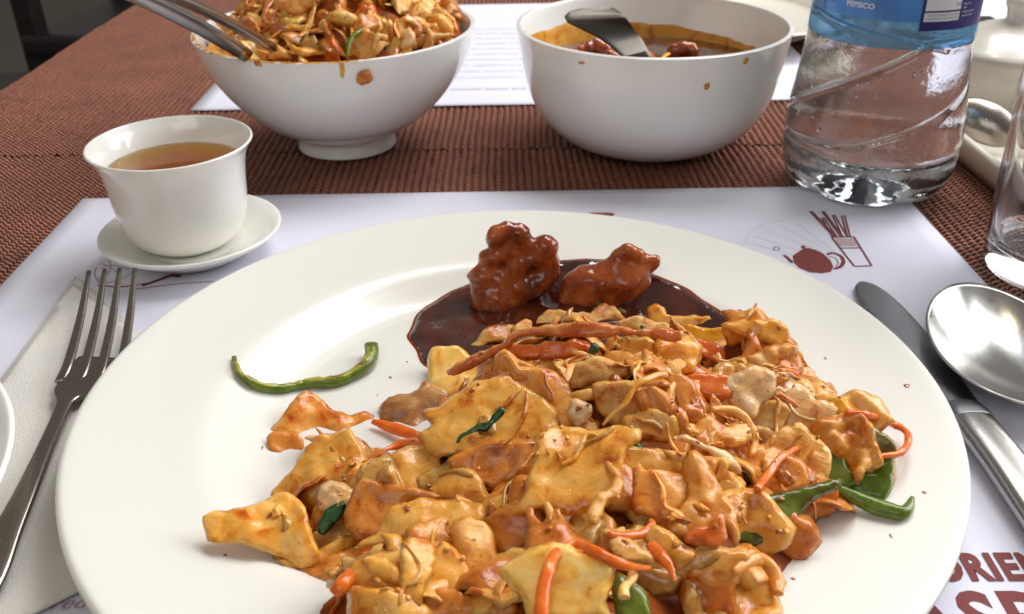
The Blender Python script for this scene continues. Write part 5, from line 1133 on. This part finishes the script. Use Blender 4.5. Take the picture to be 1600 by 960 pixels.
# ------------------------------------------------------------------ napkin and fork
q = [at(px, py, ZP+.05) for px, py in [(118, 434), (262, 560), (330, 800), (130, 905), (40, 950), (-60, 985), (-210, 980), (-200, 800), (-10, 612)]]
V, Fc = [], []
def napkin(poly, z, off):
    B = resample([(p.x, p.y) for p in poly], .6); B = [b_ for b_ in B]
    G = []; Bn = np.array(B); x0, y0 = Bn.min(0); x1, y1 = Bn.max(0); B2 = np.roll(Bn, -1, 0)
    gx, gy = np.meshgrid(np.arange(x0, x1, .4), np.arange(y0, y1, .4)); G = np.stack([gx.ravel(), gy.ravel()], 1); ins = np.zeros(len(G), bool)
    for a, c in zip(Bn, B2):
        cond = ((a[1] > G[:, 1]) != (c[1] > G[:, 1])); xx = (c[0]-a[0])*(G[:, 1]-a[1])/(c[1]-a[1]+1e-12)+a[0]; ins ^= cond & (G[:, 0] < xx)
    G = G[ins]; r = delaunay_2d_cdt([Vector(p) for p in [(p.x, p.y) for p in poly]]+[Vector(g) for g in G], [], [list(range(len(poly)))], 1, 1e-4)
    V = [(v.x, v.y, z+.05*noise.noise(Vector((v.x*.5, v.y*.5, off)))+.07*max(0, noise.noise(Vector((v.x*.25, v.y*.25, off+4))))) for v in r[0]]
    return V, [tuple(f) for f in r[2]]
nk = thing('paper_napkin', tuple(q[0]), 'folded white paper napkin lying under the fork', 'napkin')
a_ = part(nk, 'folded_layer', napkin(q, ZP+.12, 1), M['napkin'])
qq = [p+Vector((.25, -.5, 0)) for p in q]; qq[0] = q[0]+Vector((.3, -.9, 0))
b_ = part(nk, 'folded_layer', napkin(qq, ZP+.24, 2), M['napkin'])
for o in (a_, b_):
    md = o.modifiers.new('s', 'SOLIDIFY'); md.thickness = .0006; md.offset = -1

fk = thing('fork', (-16, 27, .4), 'steel dinner fork with four tines on the napkin left of the plate', 'fork')
zt = .4
def FP(px, py, z): return at(px, py, z)
tips = [(139, 424), (164, 421), (187, 420), (211, 420)]; roots = [(108, 565), (134, 570), (160, 572), (190, 570)]
bdy = [(92, 590), (130, 594), (170, 592)]
for k in range(4):
    a = FP(*tips[k], 1.75); c = FP(*roots[k], .95); d_ = FP(roots[k][0]-14, roots[k][1]+32, .78)
    mid = a.lerp(c, .5)+Vector((0, 0, -.16))
    part(fk, 'tine', sweep([d_, c, mid, a], [(.20, .07), (.19, .08), (.16, .07), (.09, .05)], n=10, power=3, up=(0, -.1, 1)), M['dark_steel'])
# body: tapers from the tine roots to the neck
hd = [FP(160, 560, .96), FP(138, 590, .84), FP(116, 612, .74), FP(104, 628, .72), FP(92, 655, .74), FP(72, 700, .86), FP(45, 760, .92), FP(12, 830, .85), FP(-22, 905, .7), FP(-60, 985, .5)]
hw = [(.92, .06), (1.03, .075), (.78, .10), (.34, .13), (.27, .15), (.27, .15), (.33, .13), (.42, .11), (.52, .10), (.3, .08)]
part(fk, 'handle', sweep(hd, hw, n=16, power=3.2, up=(0, 0, 1)), M['dark_steel'])

# ------------------------------------------------------------------ knife and spoon
kn = thing('table_knife', (15, 28, .2), 'steel table knife lying beside the right edge of the plate', 'knife')
kp = [(1346, 441, .3), (1354, 449, .3), (1372, 470, .32), (1410, 515, .35), (1455, 575, .4), (1492, 622, .5), (1512, 645, .55)]
path = [FP(*p) for p in kp]
part(kn, 'blade', sweep(path, [(.16, .03), (.50, .04), (.74, .05), (.82, .06), (.80, .07), (.70, .09), (.62, .12)], n=16, power=2.6, up=(.0, 0, 1)), M['knife_steel'])
hp = [(1508, 642, .6), (1530, 670, .62), (1575, 728, .62), (1625, 795, .6), (1680, 870, .55), (1720, 930, .5)]
path = [FP(*p) for p in hp]
part(kn, 'handle', sweep(path, [(.60, .26), (.68, .34), (.72, .36), (.78, .36), (.8, .36), (.6, .25)], n=20, power=2.6, up=(0, 0, 1)), M['steel'])
part(kn, 'bolster', sweep([FP(1500, 632, .58), FP(1511, 645, .6), FP(1520, 657, .6)], [(.63, .2), (.69, .30), (.69, .33)], n=20, power=2.6, up=(0, 0, 1)), M['knife_steel'])

sc_ = at(1568, 548, .8); sl, sw_, sd = 4.15, 2.6, 1.0; ang = R(-6)
V, Fc = [], []; n = 72; rg = 26
for layer, dz in ((0, 0), (1, -.09)):
    for i in range(rg+1):
        r = i/rg
        for k in range(n):
            a = 2*math.pi*k/n; x = math.cos(a)*sw_*r; y = math.sin(a)*sl*r
            wx = x*(1-.10*y/sl)
            z = -sd*(1-r**2.1)+.12*(y/sl)**2
            X = wx*math.cos(ang)-y*math.sin(ang); Y = wx*math.sin(ang)+y*math.cos(ang)
            s = (1+.012*layer) if i == rg else 1
            V.append((sc_.x+X*s, sc_.y+Y*s, 1.22+z+dz*(1 if i < rg else .9)))
m1 = (rg+1)*n
for i in range(rg):
    for k in range(n):
        l = (k+1) % n; Fc.append((i*n+k, (i+1)*n+k, (i+1)*n+l, i*n+l)); Fc.append((m1+i*n+l, m1+(i+1)*n+l, m1+(i+1)*n+k, m1+i*n+k))
for k in range(n):
    l = (k+1) % n; Fc.append((rg*n+k, m1+rg*n+k, m1+rg*n+l, rg*n+l))
sn = thing('serving_spoon', (sc_.x, sc_.y, .1), 'large shiny steel spoon to the right of the table knife', 'spoon')
part(sn, 'spoon_bowl', (V, Fc), M['spoon_steel'])
dirv = Vector((-math.sin(ang)*-1, -math.cos(ang), 0)); e = Vector((sc_.x, sc_.y, 1.25))+Vector((math.sin(ang), -math.cos(ang), 0))*sl*.97
dv = Vector((.18, -1, 0)).normalized()
part(sn, 'handle', sweep([e, e+dv*1.5+Vector((0, 0, .25)), e+dv*4+Vector((0, 0, .1)), e+dv*8+Vector((0, 0, -.5)), e+dv*12.5+Vector((0, 0, -.9))], [(.5, .12), (.33, .17), (.36, .15), (.55, .12), (.8, .1)], n=14, power=3, up=(0, 0, 1)), M['spoon_steel'])

# white side plate edge at far left
lp = [(r*1.28, z) for r, z in [(0, .5), (3, .5), (4.8, .7), (6.3, 1.5), (7.0, 2.15), (7.15, 2.2), (7.15, 2.05), (6.4, 1.3), (5, .45), (3.6, .12), (3.3, .05), (3.1, .1), (0, .2)]]
ctr = at(31, 668, 2.58)
o = obj('side_bowl', lathe(smooth_prof(lp, 4), ctr.x-8.6, ctr.y-3.7, .38, 96), M['porcelain']); center(o)
tag(o, 'white side bowl cut off by the left edge of the photo', 'bowl')

# ------------------------------------------------------------------ water bottle
BC = at(1366, 262, 0); BC = Vector((18.25, 45.3, 0)); bth = math.atan2(-BC.y, -BC.x)      # direction towards the camera
def bprof(z):
    P = [(0, 3.2), (.25, 3.8), (.7, 4.25), (1.3, 4.52), (2.2, 4.62), (3.2, 4.66), (4.5, 4.55), (6, 4.35), (7.6, 4.2), (9, 4.15), (15, 4.15), (17.5, 4.1), (20, 3.7), (23, 2.3), (25, 1.35), (27, 1.25)]
    for i in range(len(P)-1):
        if P[i][0] <= z <= P[i+1][0]:
            t = (z-P[i][0])/(P[i+1][0]-P[i][0]); return (P[i][1]+(P[i+1][1]-P[i][1])*t)*(.925-.03*min(1, z/8))
    return P[-1][1]
def gline(u, tab):
    for i in range(len(tab)-1):
        if tab[i][0] <= u <= tab[i+1][0]: t = (u-tab[i][0])/(tab[i+1][0]-tab[i][0]); return tab[i][1]+(tab[i+1][1]-tab[i][1])*t
    return -99
G1 = [(-180, 8.1), (-90, 3.9), (-60, 4.8), (30, 8.05), (60, 8.1), (180, 8.1)]; G2 = [(-180, 7.5), (-120, 3.6), (-90, 2.8), (-10, 3.3), (30, 4.4), (80, 5.8), (130, 7.5), (180, 7.5)]
G4 = [(-100, 8.6), (-60, 8.9), (30, 8.0), (45, 7.8), (46, -9)]
def brad(z, a):
    r = bprof(z); u = math.degrees((a-bth+math.pi) % (2*math.pi)-math.pi)
    for g, w_, dp in ((G1, .13, .2), (G2, .12, .18), (G4, .12, .14)):
        zz = gline(u, g); r -= dp*math.exp(-((z-zz)/w_)**2)
    r -= .10*math.exp(-((z-2.55)/.13)**2)+.10*math.exp(-((z-9.4)/.2)**2)
    if z < 1.6:
        k = (1-z/1.6)**1.5; r -= .45*k*(.5+.5*math.cos(5*a+.6))**3; r += .16*k*noise.noise(Vector((math.cos(a)*6, math.sin(a)*6, z*2.4)))
    return r
zs_ = list(np.concatenate([np.linspace(0, 2, 22), np.linspace(2.08, 10, 95), np.linspace(10.3, 27, 40)]))
nA = 220
def bgrid(rf, flip=False, zl=zs_):
    V, Fc = [], []
    for z in zl:
        for k in range(nA):
            a = 2*math.pi*k/nA; r = rf(z, a); V.append((BC.x+r*math.cos(a), BC.y+r*math.sin(a), .16+z))
    for i in range(len(zl)-1):
        for k in range(nA):
            l = (k+1) % nA; f = (i*nA+k, i*nA+l, (i+1)*nA+l, (i+1)*nA+k); Fc.append(f[::-1] if flip else f)
    return V, Fc
def bbase(V0, th, flip):
    """petaloid base closing the first ring of the grid"""
    V, Fc = [], []; rings = 14
    for i in range(rings+1):
        s = 1-i/rings
        for k in range(nA):
            a = 2*math.pi*k/nA; r = (brad(0, a)-th)*s
            z = .16+th+(1-s**2)*.9*(.35+.65*(.5+.5*math.cos(5*a+.6)))-.12*math.sin(math.pi*s)*(.5-.5*math.cos(5*a+.6))
            z += .22*abs(noise.noise(Vector((r*math.cos(a)*2.1, r*math.sin(a)*2.1, 2)))); V.append((BC.x+r*math.cos(a), BC.y+r*math.sin(a), max(z, .12+th)))
    for i in range(rings):
        for k in range(nA):
            l = (k+1) % nA; f = (i*nA+k, (i+1)*nA+k, (i+1)*nA+l, i*nA+l); Fc.append(f[::-1] if flip else f)
    return V, Fc
bt = thing('water_bottle', (BC.x, BC.y, .12), 'large clear plastic water bottle with a blue label on the woven mat', 'bottle')
TH = .045
body = join(bgrid(brad), bbase(None, 0, False), bgrid(lambda z, a: brad(z, a)-TH, True), bbase(None, TH, True))
part(bt, 'bottle_body', body, M['pet'])
wz = [z for z in zs_ if z < 21]
def wcap(z):
    V, Fc = [], []
    for i in range(9):
        for k in range(nA):
            a = 2*math.pi*k/nA; r = (brad(z, a)-TH+.012)*(1-i/8); V.append((BC.x+r*math.cos(a), BC.y+r*math.sin(a), .16+z))
    for i in range(8):
        for k in range(nA): l = (k+1) % nA; Fc.append((i*nA+k, i*nA+l, (i+1)*nA+l, (i+1)*nA+k))
    return V, Fc
wt_ = obj('drinking_water', join(bgrid(lambda z, a: brad(z, a)-TH+.012, False, wz), bbase(None, TH-.012, False), wcap(wz[-1])), M['water']); center(wt_)
tag(wt_, 'clear water filling the large plastic bottle', 'water'); wt_['kind'] = 'thing'
part(bt, 'cap', lathe([(0, 28.6), (1.3, 28.6), (1.5, 28.4), (1.5, 26.8), (1.3, 26.7), (0, 26.7)], BC.x, BC.y, .16, 40), M['blue_label'])
def patch(z0_, z1_, u0, u1, off, nz=8, nu=60, wav=None):
    V, Fc = [], []
    for i in range(nz+1):
        for k in range(nu+1):
            u = u0+(u1-u0)*k/nu; zz = z0_+(z1_-z0_)*i/nz
            if wav and i == 0: zz += wav(u)
            a = bth+R(u); r = bprof(zz)+off; V.append((BC.x+r*math.cos(a), BC.y+r*math.sin(a), .16+zz))
    for i in range(nz):
        for k in range(nu): b0 = i*(nu+1)+k; Fc.append((b0, b0+1, b0+nu+2, b0+nu+1))
    return V, Fc
part(bt, 'label_film', patch(7.9, 9.1, -180, 180, .03, 6, 120), M['blue_film'])
lb = part(bt, 'label', patch(9.1, 17, -180, 180, .04, 12, 120), M['blue_label'])
part(lb, 'label_panel', patch(8.72, 14, 18, 80, .055, 8, 40), M['navy'])
part(lb, 'label_panel', patch(9.12, 9.5, 20, 46, .07, 3, 20), M['white_print'])
part(lb, 'label_panel', patch(9.58, 13, 20, 46, .07, 6, 20), M['white_print'])
def curved_text(s, size, u, z, mat, off=.075, bold=0.0, sxx=1.0):
    V, Fc = text_polys(s, size, bold, sxx); out = []
    for x, y in V:
        a = bth+R(u)+x/4.2; r = bprof(z)+off; out.append((BC.x+r*math.cos(a), BC.y+r*math.sin(a), .16+z+y))
    return part(lb, 'lettering', (out, Fc, False), M[mat])
curved_text('PEPSICO', .32, -32, 9.55, 'white_print', bold=.012, sxx=1.2)
curved_text('Bottled for', .26, -58, 9.6, 'navy', sxx=1.0)
curved_text('THROUGH THE BOTTLE AFTER USE', .12, 21.5, 9.35, 'dark_print', .085)
curved_text('PLEASE CRUSH AND THROW ONLY', .12, 21.5, 9.2, 'dark_print', .085)
curved_text('DO', .2, 41.5, 9.75, 'dark_print', .085)
for i, s in enumerate(['Batch No', 'MRP', 'Manufactured by', 'Packed in India']):
    curved_text(s, .13, 48, 9.75-.17*i, 'white_print', .085)
# condensation and water droplets inside the shoulder
dl = []; r_ = random.Random(5)
for k in range(260):
    u = r_.uniform(-85, 85); z = r_.uniform(2.8, 8.2)
    if noise.noise(Vector((u*.05, z*.6, 2))) < .02: continue
    a = bth+R(u); r = brad(z, a)-TH-.01; s = r_.uniform(.02, .07)
    nn = Vector((-math.cos(a), -math.sin(a), 0))
    dl.append(scrap(Vector((BC.x+r*math.cos(a), BC.y+r*math.sin(a), .16+z)), s*r_.uniform(.8, 2.2), s, s*.6, rand_rot(r_, nn, .1), k, .3))
part(bt, 'water_droplets', join(*dl), M['water'], kind='stuff')

# ------------------------------------------------------------------ drinking glass at the right edge
GC = at(1640, 425, 0); gx_, gy_ = 23.35, 35.4
gp_ = [(0, .02), (2.5, .0), (2.85, .15), (2.98, .5), (3.05, 2), (3.2, 6), (3.4, 12.9), (3.35, 13), (3.25, 12.9), (3.0, 6), (2.82, 2), (2.65, 1.35), (2.2, 1.05), (1.2, .98), (0, .96)]
dg = thing('drinking_glass', (gx_, gy_, .12), 'clear drinking glass with a thick base at the right edge', 'glass')
part(dg, 'glass_body', lathe(smooth_prof(gp_, 4), gx_, gy_, .16, 80), M['glass'])
gx2, gy2 = 41.5, 61
dg2 = thing('drinking_glass', (gx2, gy2, .12), 'clear drinking glass standing behind the lidded pot at top right', 'glass')
part(dg2, 'glass_body', lathe(smooth_prof(gp_, 4), gx2, gy2, .16, 64), M['glass'])

# ------------------------------------------------------------------ condiment tray with lidded pot, cup and spoon
def V2(px, py, z=0): q_ = at(px, py, z); return q_
A = at(1492, 215, 1.5); B_ = at(1585, 292, 1.5)
d1 = Vector((B_.x-A.x, B_.y-A.y, 0)).normalized(); d2 = Vector((-d1.y, d1.x, 0))
if d2.x < 0: d2 = -d2
o_ = A-d1*5
tr = thing('condiment_tray', (A.x, A.y, .1), 'white ceramic tray holding the lidded pot behind the water bottle', 'tray')
def rr(w_, l_, ins, r, z, n=8):
    pts = []
    for cx, cy, a0 in ((w_-ins-r, l_-ins-r, 0), (ins+r, l_-ins-r, 90), (ins+r, ins+r, 180), (w_-ins-r, ins+r, 270)):
        for k in range(n+1):
            a = R(a0+90*k/n); pts.append((cx+r*math.cos(a), cy+r*math.sin(a), z))
    return pts
def tray_rings(rings, org, ex, ey):
    V, Fc = [], []; n = len(rings[0])
    for rg_ in rings:
        for x, y, z in rg_: p = org+ex*x+ey*y; V.append((p.x, p.y, z))
    for i in range(len(rings)-1):
        for k in range(n): l = (k+1) % n; Fc.append((i*n+k, i*n+l, (i+1)*n+l, (i+1)*n+k))
    Fc.append(tuple(range((len(rings)-1)*n, len(rings)*n))); Fc.append(tuple(reversed(range(n)))); return V, Fc
Wt, Lt = 13.5, 19.0
org = B_+d1*1.8; org = Vector((org.x, org.y, 0))
part(tr, 'tray_body', tray_rings([rr(Wt, Lt, .5, 1.2, .15), rr(Wt, Lt, .1, 1.4, .9), rr(Wt, Lt, 0, 1.5, 1.7), rr(Wt, Lt, .08, 1.42, 1.82), rr(Wt, Lt, .38, 1.2, 1.8), rr(Wt, Lt, .5, 1.1, 1.5), rr(Wt, Lt, .75, 1.0, .55), rr(Wt, Lt, 1.2, .8, .5)], org, d2, -d1), M['beige_china'])
def tray_pt(u, v): p = org+d2*u-d1*v; return p
pc = at(1588, 190, .6); pc = Vector((pc.x+.3, pc.y+2.6, 0))
pt = thing('lidded_pot', (pc.x, pc.y, .6), 'squat beige lidded pot with a knob on the white tray', 'pot')
part(pt, 'pot_body', lathe(smooth_prof([(0, 0), (2.6, 0), (3.3, .6), (3.9, 2.0), (4.0, 3.3), (3.9, 3.7), (3.7, 3.7), (3.6, 3.0), (3.3, 1.2), (0, .4)], 4), pc.x, pc.y, .56, 72), M['beige_china'])
part(pt, 'lid', lathe(smooth_prof([(0, 5.3), (1.0, 5.25), (2.6, 4.75), (3.8, 4.1), (4.15, 3.85), (4.15, 3.72), (3.9, 3.72), (0, 3.8)], 4), pc.x, pc.y, .56, 72), M['beige_china'])
part(pt, 'knob', lathe(smooth_prof([(0, 6.75), (.9, 6.7), (1.15, 6.35), (1.0, 5.9), (.95, 5.4), (1.05, 5.1), (0, 5.0)], 4), pc.x, pc.y, .56, 48), M['beige_china'])
# spoon lying against the pot
k1 = at(1540, 190, 2.0)
V, Fc = [], []
sw = thing('small_spoon', (k1.x, k1.y, .7), 'small dark reflecting spoon leaning in the white tray', 'spoon')
nrm = Vector((-.35, -.75, .55)).normalized(); e1_ = Vector((.75, -.2, -.5)); e1_ = (e1_-nrm*e1_.dot(nrm)).normalized(); e2_ = nrm.cross(e1_)
for i in range(13):
    for k in range(40):
        a = 2*math.pi*k/40; r = i/12; p = Vector((k1.x, k1.y, 1.95))+e1_*(1.9*r*math.cos(a))+e2_*(1.15*r*math.sin(a))+nrm*(.45*(1-r*r)); V.append(tuple(p))
for i in range(12):
    for k in range(40): l = (k+1) % 40; Fc.append((i*40+k, (i+1)*40+k, (i+1)*40+l, i*40+l))
o = part(sw, 'spoon_bowl', (V, Fc), M['dark_steel']); md = o.modifiers.new('s', 'SOLIDIFY'); md.thickness = .0008
s0 = Vector((k1.x, k1.y, 1.95))-e1_*1.8
part(sw, 'handle', sweep([s0, s0-e1_*.6, s0-e1_*1.2, s0-e1_*1.9], [(.25, .08), (.2, .1), (.25, .08), (.3, .06)], n=10, up=tuple(nrm)), M['dark_steel'])
# small ceramic cup at the right edge, behind the drinking glass
sc2 = at(1625, 270, 1.5)
o = obj('sauce_cup', lathe(smooth_prof([(0, .3), (1.3, .3), (1.5, .5), (1.75, 2.3), (1.85, 2.9), (1.95, 3.0), (2.05, 2.9), (1.95, 2.0), (1.7, .3), (1.5, 0), (0, .05)], 4), sc2.x+.3, sc2.y, .56, 56), M['beige_china']); center(o)
tag(o, 'tiny white sauce cup at the right edge behind the glass', 'cup')
sc3 = at(1625, 175, 1.5)
o = obj('sauce_cup', lathe(smooth_prof([(0, .3), (1.3, .3), (1.5, .5), (1.75, 2.3), (1.85, 2.9), (1.95, 3.0), (2.05, 2.9), (1.95, 2.0), (1.7, .3), (1.5, 0), (0, .05)], 4), sc3.x+.2, sc3.y, .56, 56), M['beige_china']); center(o)
tag(o, 'white sauce cup on the tray just right of the small spoon', 'cup')

# plate far behind, right of the soup bowl
fp = at(1180, 56, 1.0)
o = obj('far_plate', lathe(smooth_prof([(0, .6), (7, .6), (8.2, 1.0), (9, 1.5), (12, 2.0), (12.4, 2.0), (12.4, 1.8), (9.2, 1.1), (8, .3), (7.6, .1), (0, .2)], 4), 16.5+1.5, 78.5+2, .16, 96), M['beige_china']); center(o)
tag(o, 'cream plate on the far side behind the soup bowl', 'plate')
o = obj('napkin_holder', (*box(33.2, 37.5, 69, 74, .12, 2.0, .3), False), M['dark']); center(o)
tag(o, 'dark grey low block seen between bottle and lidded pot', 'holder')
